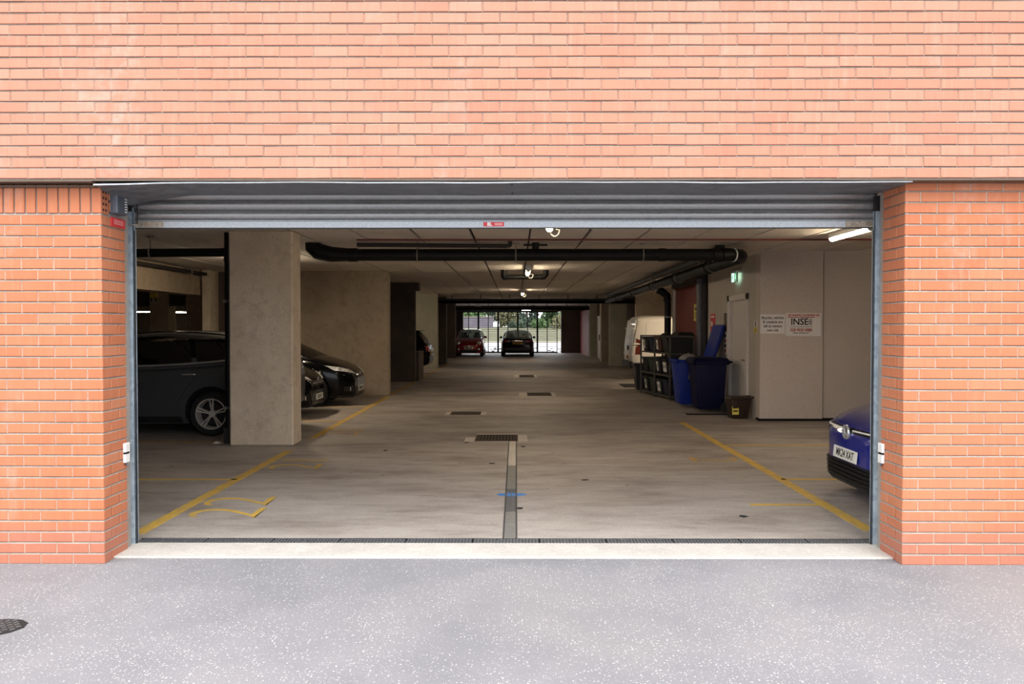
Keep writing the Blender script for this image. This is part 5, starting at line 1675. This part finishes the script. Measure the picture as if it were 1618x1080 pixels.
# ---------------------------------------------------------------- small red car facing the lens, far end
def car_red():
    h = Hull(top=[(0, .60), (.05, .70), (.25, .84), (.6, .96), (.85, 1.0), (1.4, 1.0), (2.6, 1.02), (3.2, 1.03), (3.5, .95), (3.57, .8)],
             bot=[(0, .26), (.06, .18), (.4, .17), (2.9, .19), (3.3, .25), (3.57, .4)],
             plan=[(0, .42), (.06, .58), (.18, .69), (.45, .78), (.9, .815), (2.7, .815), (3.2, .78), (3.5, .68), (3.57, .6)],
             roof=[(.65, .93), (1.0, 1.16), (1.35, 1.38), (1.7, 1.475), (2.2, 1.495), (2.7, 1.44), (3.05, 1.30), (3.35, 1.08), (3.45, .96)], tum=.26)
    t = thing('car', 'small red car facing the lane before the far gate', 'car', (-2.60, 37.9, 0), -PI / 2)
    R = .29
    loft_body(h, 'body', M['car_red'], t, ((.72, R + .045, .815), (2.98, R + .045, .815)))
    loft_roof(h, 'roof', M['car_red'], t, lambda u, k: 1 <= k <= 3 and 1.1 < u < 3.0 or (k >= 5 and .72 < u < 1.5) or (k >= 5 and 2.75 < u < 3.36))
    part('windscreen', screen(h, .72, 1.5, .93, .93), M['glass'], t)
    part('rear_window', screen(h, 2.75, 3.34, .93, .93), M['glass'], t)
    side_windows(t, h, ((1.15, 2.0, 1.55, 1.95), (2.07, 2.8, 2.03, 2.65)), 'glass')
    part('dashboard', MB().box(-1.05, -.85, -.6, .6, .99, 1.04), M['seat'], t, bevel=.02)
    for y in (.33, -.33):
        part('seat', MB().box(-2.05, -1.9, y - .2, y + .2, 1.0, 1.16).box(-2.06, -1.95, y - .11, y + .11, 1.16, 1.33), M['seat'], t, bevel=.03)
    part('rear_mirror', MB().box(-1.32, -1.29, -.11, .11, 1.29, 1.35).tube([(-1.3, 0, 1.35), (-1.36, 0, 1.42)], .01, 6), M['black'], t)
    for s in (1, -1):
        u = h.front_u(s * .56, .72)
        hl = part('headlight', MB().lathe([(0, .035), (.07, .028), (.11, .004), (.115, -.05)], 'x', 20, (-u - .01, s * .56, .72)), M['lens'], t)
        part('lamp_ring', MB().lathe([(.112, -.03), (.118, .012), (.126, -.03)], 'x', 20, (-u - .01, s * .56, .72)), M['chrome'], hl)
        u = h.front_u(s * .56, .40)
        part('fog_light', MB().lathe([(0, .02), (.05, .018), (.055, 0)], 'x', 16, (-u, s * .56, .40)), M['lens'], t)
    part('grille', patch(h, 'front', [(-.45, .22), (.45, .22), (.52, .36), (-.52, .36)], 10, 3, .006, .012), M['black'], t)
    part('chrome_bar', patch(h, 'front', [(-.28, .57), (.28, .57), (.28, .59), (-.28, .59)], 8, 1, .010, .012), M['chrome'], t)
    part('badge', MB().lathe([(0, .012), (.04, .01), (.05, 0)], 'x', 18, (-h.front_u(0, .58) + .01, 0, .58)), M['chrome'], t)
    plate(t, h, 'front', .46, '', blocks=True)
    add_wheels(t, h, (.72, 2.98), R, .815, 5, False, 'alloy')
    mirror(t, h, 1.18, 1.0, 'car_red')
    shut_line(t, h, [(-.6, .86), (-.4, .76), (0, .70), (.4, .76), (.6, .86)], 'front')
car_red()

# ---------------------------------------------------------------- dark saloon, tail to the lens, far end
def car_saloon():
    h = Hull(top=[(0, .58), (.1, .70), (.5, .80), (1.1, .90), (1.6, .93), (3.6, .96), (4.2, .985), (4.55, .99), (4.68, .95), (4.72, .84)],
             bot=[(0, .24), (.1, .17), (.5, .15), (3.8, .17), (4.3, .22), (4.72, .36)],
             plan=[(0, .5), (.1, .7), (.4, .85), (1.0, .92), (3.7, .93), (4.3, .88), (4.6, .80), (4.72, .70)],
             roof=[(1.0, .88), (1.5, 1.10), (2.1, 1.35), (2.5, 1.42), (3.0, 1.43), (3.5, 1.36), (4.0, 1.18), (4.35, 1.03), (4.45, .97)], tum=.34)
    t = thing('car', 'dark saloon parked tail on before the far gate', 'car', (.10, 42.35, 0), PI / 2)
    R = .34
    loft_body(h, 'body', M['car_navy'], t, ((.9, R + .045, .93), (3.75, R + .045, .93)))
    loft_roof(h, 'roof', M['car_navy'], t, lambda u, k: 1 <= k <= 3 and 1.6 < u < 4.0 or (k >= 5 and 1.05 < u < 2.2) or (k >= 5 and 3.1 < u < 4.36))
    part('windscreen', screen(h, 1.06, 2.2, .93, .93), M['glass'], t)
    part('rear_window', screen(h, 3.1, 4.34, .93, .93), M['glass'], t)
    side_windows(t, h, ((1.7, 2.65, 2.2, 2.6), (2.72, 3.7, 2.68, 3.4)), 'glass')
    for y in (.36, -.36):
        part('seat', MB().box(-3.45, -3.3, y - .2, y + .2, .95, 1.08).box(-3.44, -3.34, y - .12, y + .12, 1.08, 1.23), M['seat'], t, bevel=.03)
        part('seat', MB().box(-2.5, -2.35, y - .2, y + .2, .95, 1.12).box(-2.5, -2.4, y - .11, y + .11, 1.12, 1.27), M['seat'], t, bevel=.03)
    for s in (1, -1):
        part('tail_light', patch(h, 'rear', [(s * .40, .82), (s * .82, .80), (s * .80, .92), (s * .40, .89)], 8, 3, .008, .012), M['red_lens'], t)
        part('reflector', patch(h, 'rear', [(s * .5, .42), (s * .72, .42), (s * .72, .45), (s * .5, .45)], 5, 1, .01, .012), M['red_lens'], t)
    part('chrome_bar', patch(h, 'rear', [(-.30, .862), (.30, .862), (.30, .885), (-.30, .885)], 10, 1, .012, .012), M['chrome'], t)
    part('diffuser', patch(h, 'rear', [(-.66, .33), (.66, .33), (.70, .50), (-.70, .50)], 12, 3, .012, .02), M['black'], t)
    plate(t, h, 'rear', .74, '', 'plate_y', blocks=True)
    add_wheels(t, h, (.9, 3.75), R, .93, 5, True, 'steel_wheel')
    mirror(t, h, 1.7, .96, 'car_navy')
    part('boot_edge', MB().box(-4.70, -4.60, -.62, .62, .985, 1.005), M['car_navy'], t, bevel=.008)
car_saloon()

# ---------------------------------------------------------------- white van, tail to the lane
def van():
    h = Hull(top=[(0, .62), (.1, .85), (.5, 1.0), (1.0, 1.08), (1.6, 1.10), (4.9, 1.12), (4.97, 1.10)],
             bot=[(0, .28), (.1, .2), (.5, .2), (4.6, .26), (4.9, .34), (4.97, .38)],
             plan=[(0, .6), (.1, .78), (.4, .92), (1.0, .98), (4.6, .98), (4.88, .965), (4.97, .94)],
             roof=[(.85, 1.06), (1.2, 1.30), (1.7, 1.72), (2.1, 1.92), (2.6, 1.97), (4.5, 1.97), (4.78, 1.95), (4.85, 1.80), (4.94, 1.12)], tum=.12, belt=.99, crown=.01)
    t = thing('van', 'white panel van parked tail on beyond the rack', 'van', (8.60, 19.9, 0), 0)
    R = .33
    loft_body(h, 'body', M['van_white'], t, ((.95, R + .06, .98), (4.0, R + .06, .98)))
    loft_roof(h, 'roof', M['van_white'], t, lambda u, k: False)
    part('windscreen', screen(h, .95, 1.9, .92, .92), M['glass_dark'], t)
    for s in (1, -1):
        part('side_window', patch(h, 'side', [(1.35, 1.16), (2.2, 1.16), (2.2, 1.65), (1.75, 1.65)], 6, 3, .004, .008, s), M['glass_dark'], t)
        # pressed panel outline on the load side
        pts = [(4.55, 1.20), (4.55, 1.72), (4.48, 1.79), (3.15, 1.79), (3.08, 1.72), (3.08, 1.20), (3.15, 1.16), (4.48, 1.16), (4.55, 1.20)]
        part('pressed_rib', MB().tube([(-u, s * (h.halfw(u, z) + .004), z) for u, z in pts], .012, 6), M['van_white'], t)
        part('side_moulding', patch(h, 'side', [(2.6, .62), (4.55, .62), (4.55, .70), (2.6, .70)], 8, 2, .018, .02, s), M['black'], t)
        part('tail_light', patch(h, 'side', [(4.72, .78), (4.90, .78), (4.86, 1.28), (4.72, 1.22)], 4, 5, .010, .014, s), M['amber'], t)
        part('gutter', MB().tube([(-u, s * (h.halfw(u, 1.90) + .004), 1.90) for u in np.linspace(2.2, 4.7, 12)], .010, 6), M['van_white'], t)
    part('rear_bumper', MB().box(-5.05, -4.80, -.93, .93, .36, .56), M['black'], t, bevel=.03)
    for s in (1, -1):
        y0, y1 = sorted((s * .012, s * .86))
        d = part('rear_door', MB().add([(-4.985, y0, .58), (-4.985, y1, .58), (-4.975, y1, 1.12), (-4.975, y0, 1.12), (-4.875, y0, 1.86), (-4.875, y1 * .97 if s > 0 else y1, 1.86),
                                        (-4.93, y0, .58), (-4.93, y1, .58), (-4.93, y1, 1.12), (-4.93, y0, 1.12), (-4.83, y0, 1.86), (-4.83, y1 * .97 if s > 0 else y1, 1.86)],
                                       [(0, 1, 2, 3), (3, 2, 5, 4), (7, 6, 9, 8), (8, 9, 10, 11), (0, 6, 7, 1), (4, 5, 11, 10), (0, 3, 9, 6), (3, 4, 10, 9), (1, 7, 8, 2), (2, 8, 11, 5)]), M['van_white'], t)
        part('handle', MB().box(-5.0, -4.97, s * .10 - .02, s * .10 + .02, .90, 1.04), M['black'], d)
        part('hinge', MB().box(-4.95, -4.87, s * .88 - .03, s * .88 + .03, 1.55, 1.62).box(-5.0, -4.92, s * .90 - .03, s * .90 + .03, .75, .82), M['van_white'], d)
    plate(t, h, 'rear', .68, '', 'plate_y', blocks=True, out=.035)
    add_wheels(t, h, (.95, 4.0), R, .97, 6, False, 'steel_wheel')
    mirror(t, h, 1.45, 1.15, 'black')
van()

# ================================================================== pieces that come in pairs become objects of their own
def split_islands(o):
    bm = bmesh.new()
    bm.from_mesh(o.data)
    seen, isl = set(), []
    for f in bm.faces:
        if f.index in seen:
            continue
        grp, todo = [], [f]
        seen.add(f.index)
        while todo:
            g = todo.pop()
            grp.append(g)
            for v in g.verts:
                for h in v.link_faces:
                    if h.index not in seen:
                        seen.add(h.index)
                        todo.append(h)
        isl.append(grp)
    if len(isl) > 1:
        base = o.name.split('.')[0]
        metas = []
        for grp in isl:
            idx, vs, fs = {}, [], []
            for g in grp:
                fs.append([idx.setdefault(v.index, len(idx)) for v in g.verts])
            inv = sorted(idx, key=lambda k: idx[k])
            bm.verts.ensure_lookup_table()
            me = bpy.data.meshes.new(base)
            me.from_pydata([tuple(bm.verts[k].co) for k in inv], [], fs)
            for m in o.data.materials:
                me.materials.append(m)
            metas.append(me)
        o.data = metas[0]
        for me in metas[1:]:
            c = link(base, me, o.parent)
            c.matrix_local = o.matrix_local.copy()
    bm.free()

SPLIT = {'end_cap', 'roof_rail', 'hanger', 'pipe_clip', 'wiper', 'hinge', 'uprights', 'trim', 'tray_bracket'}
for o in list(COL.objects):
    if o.type == 'MESH' and o.parent is not None and o.name.split('.')[0] in SPLIT:
        split_islands(o)
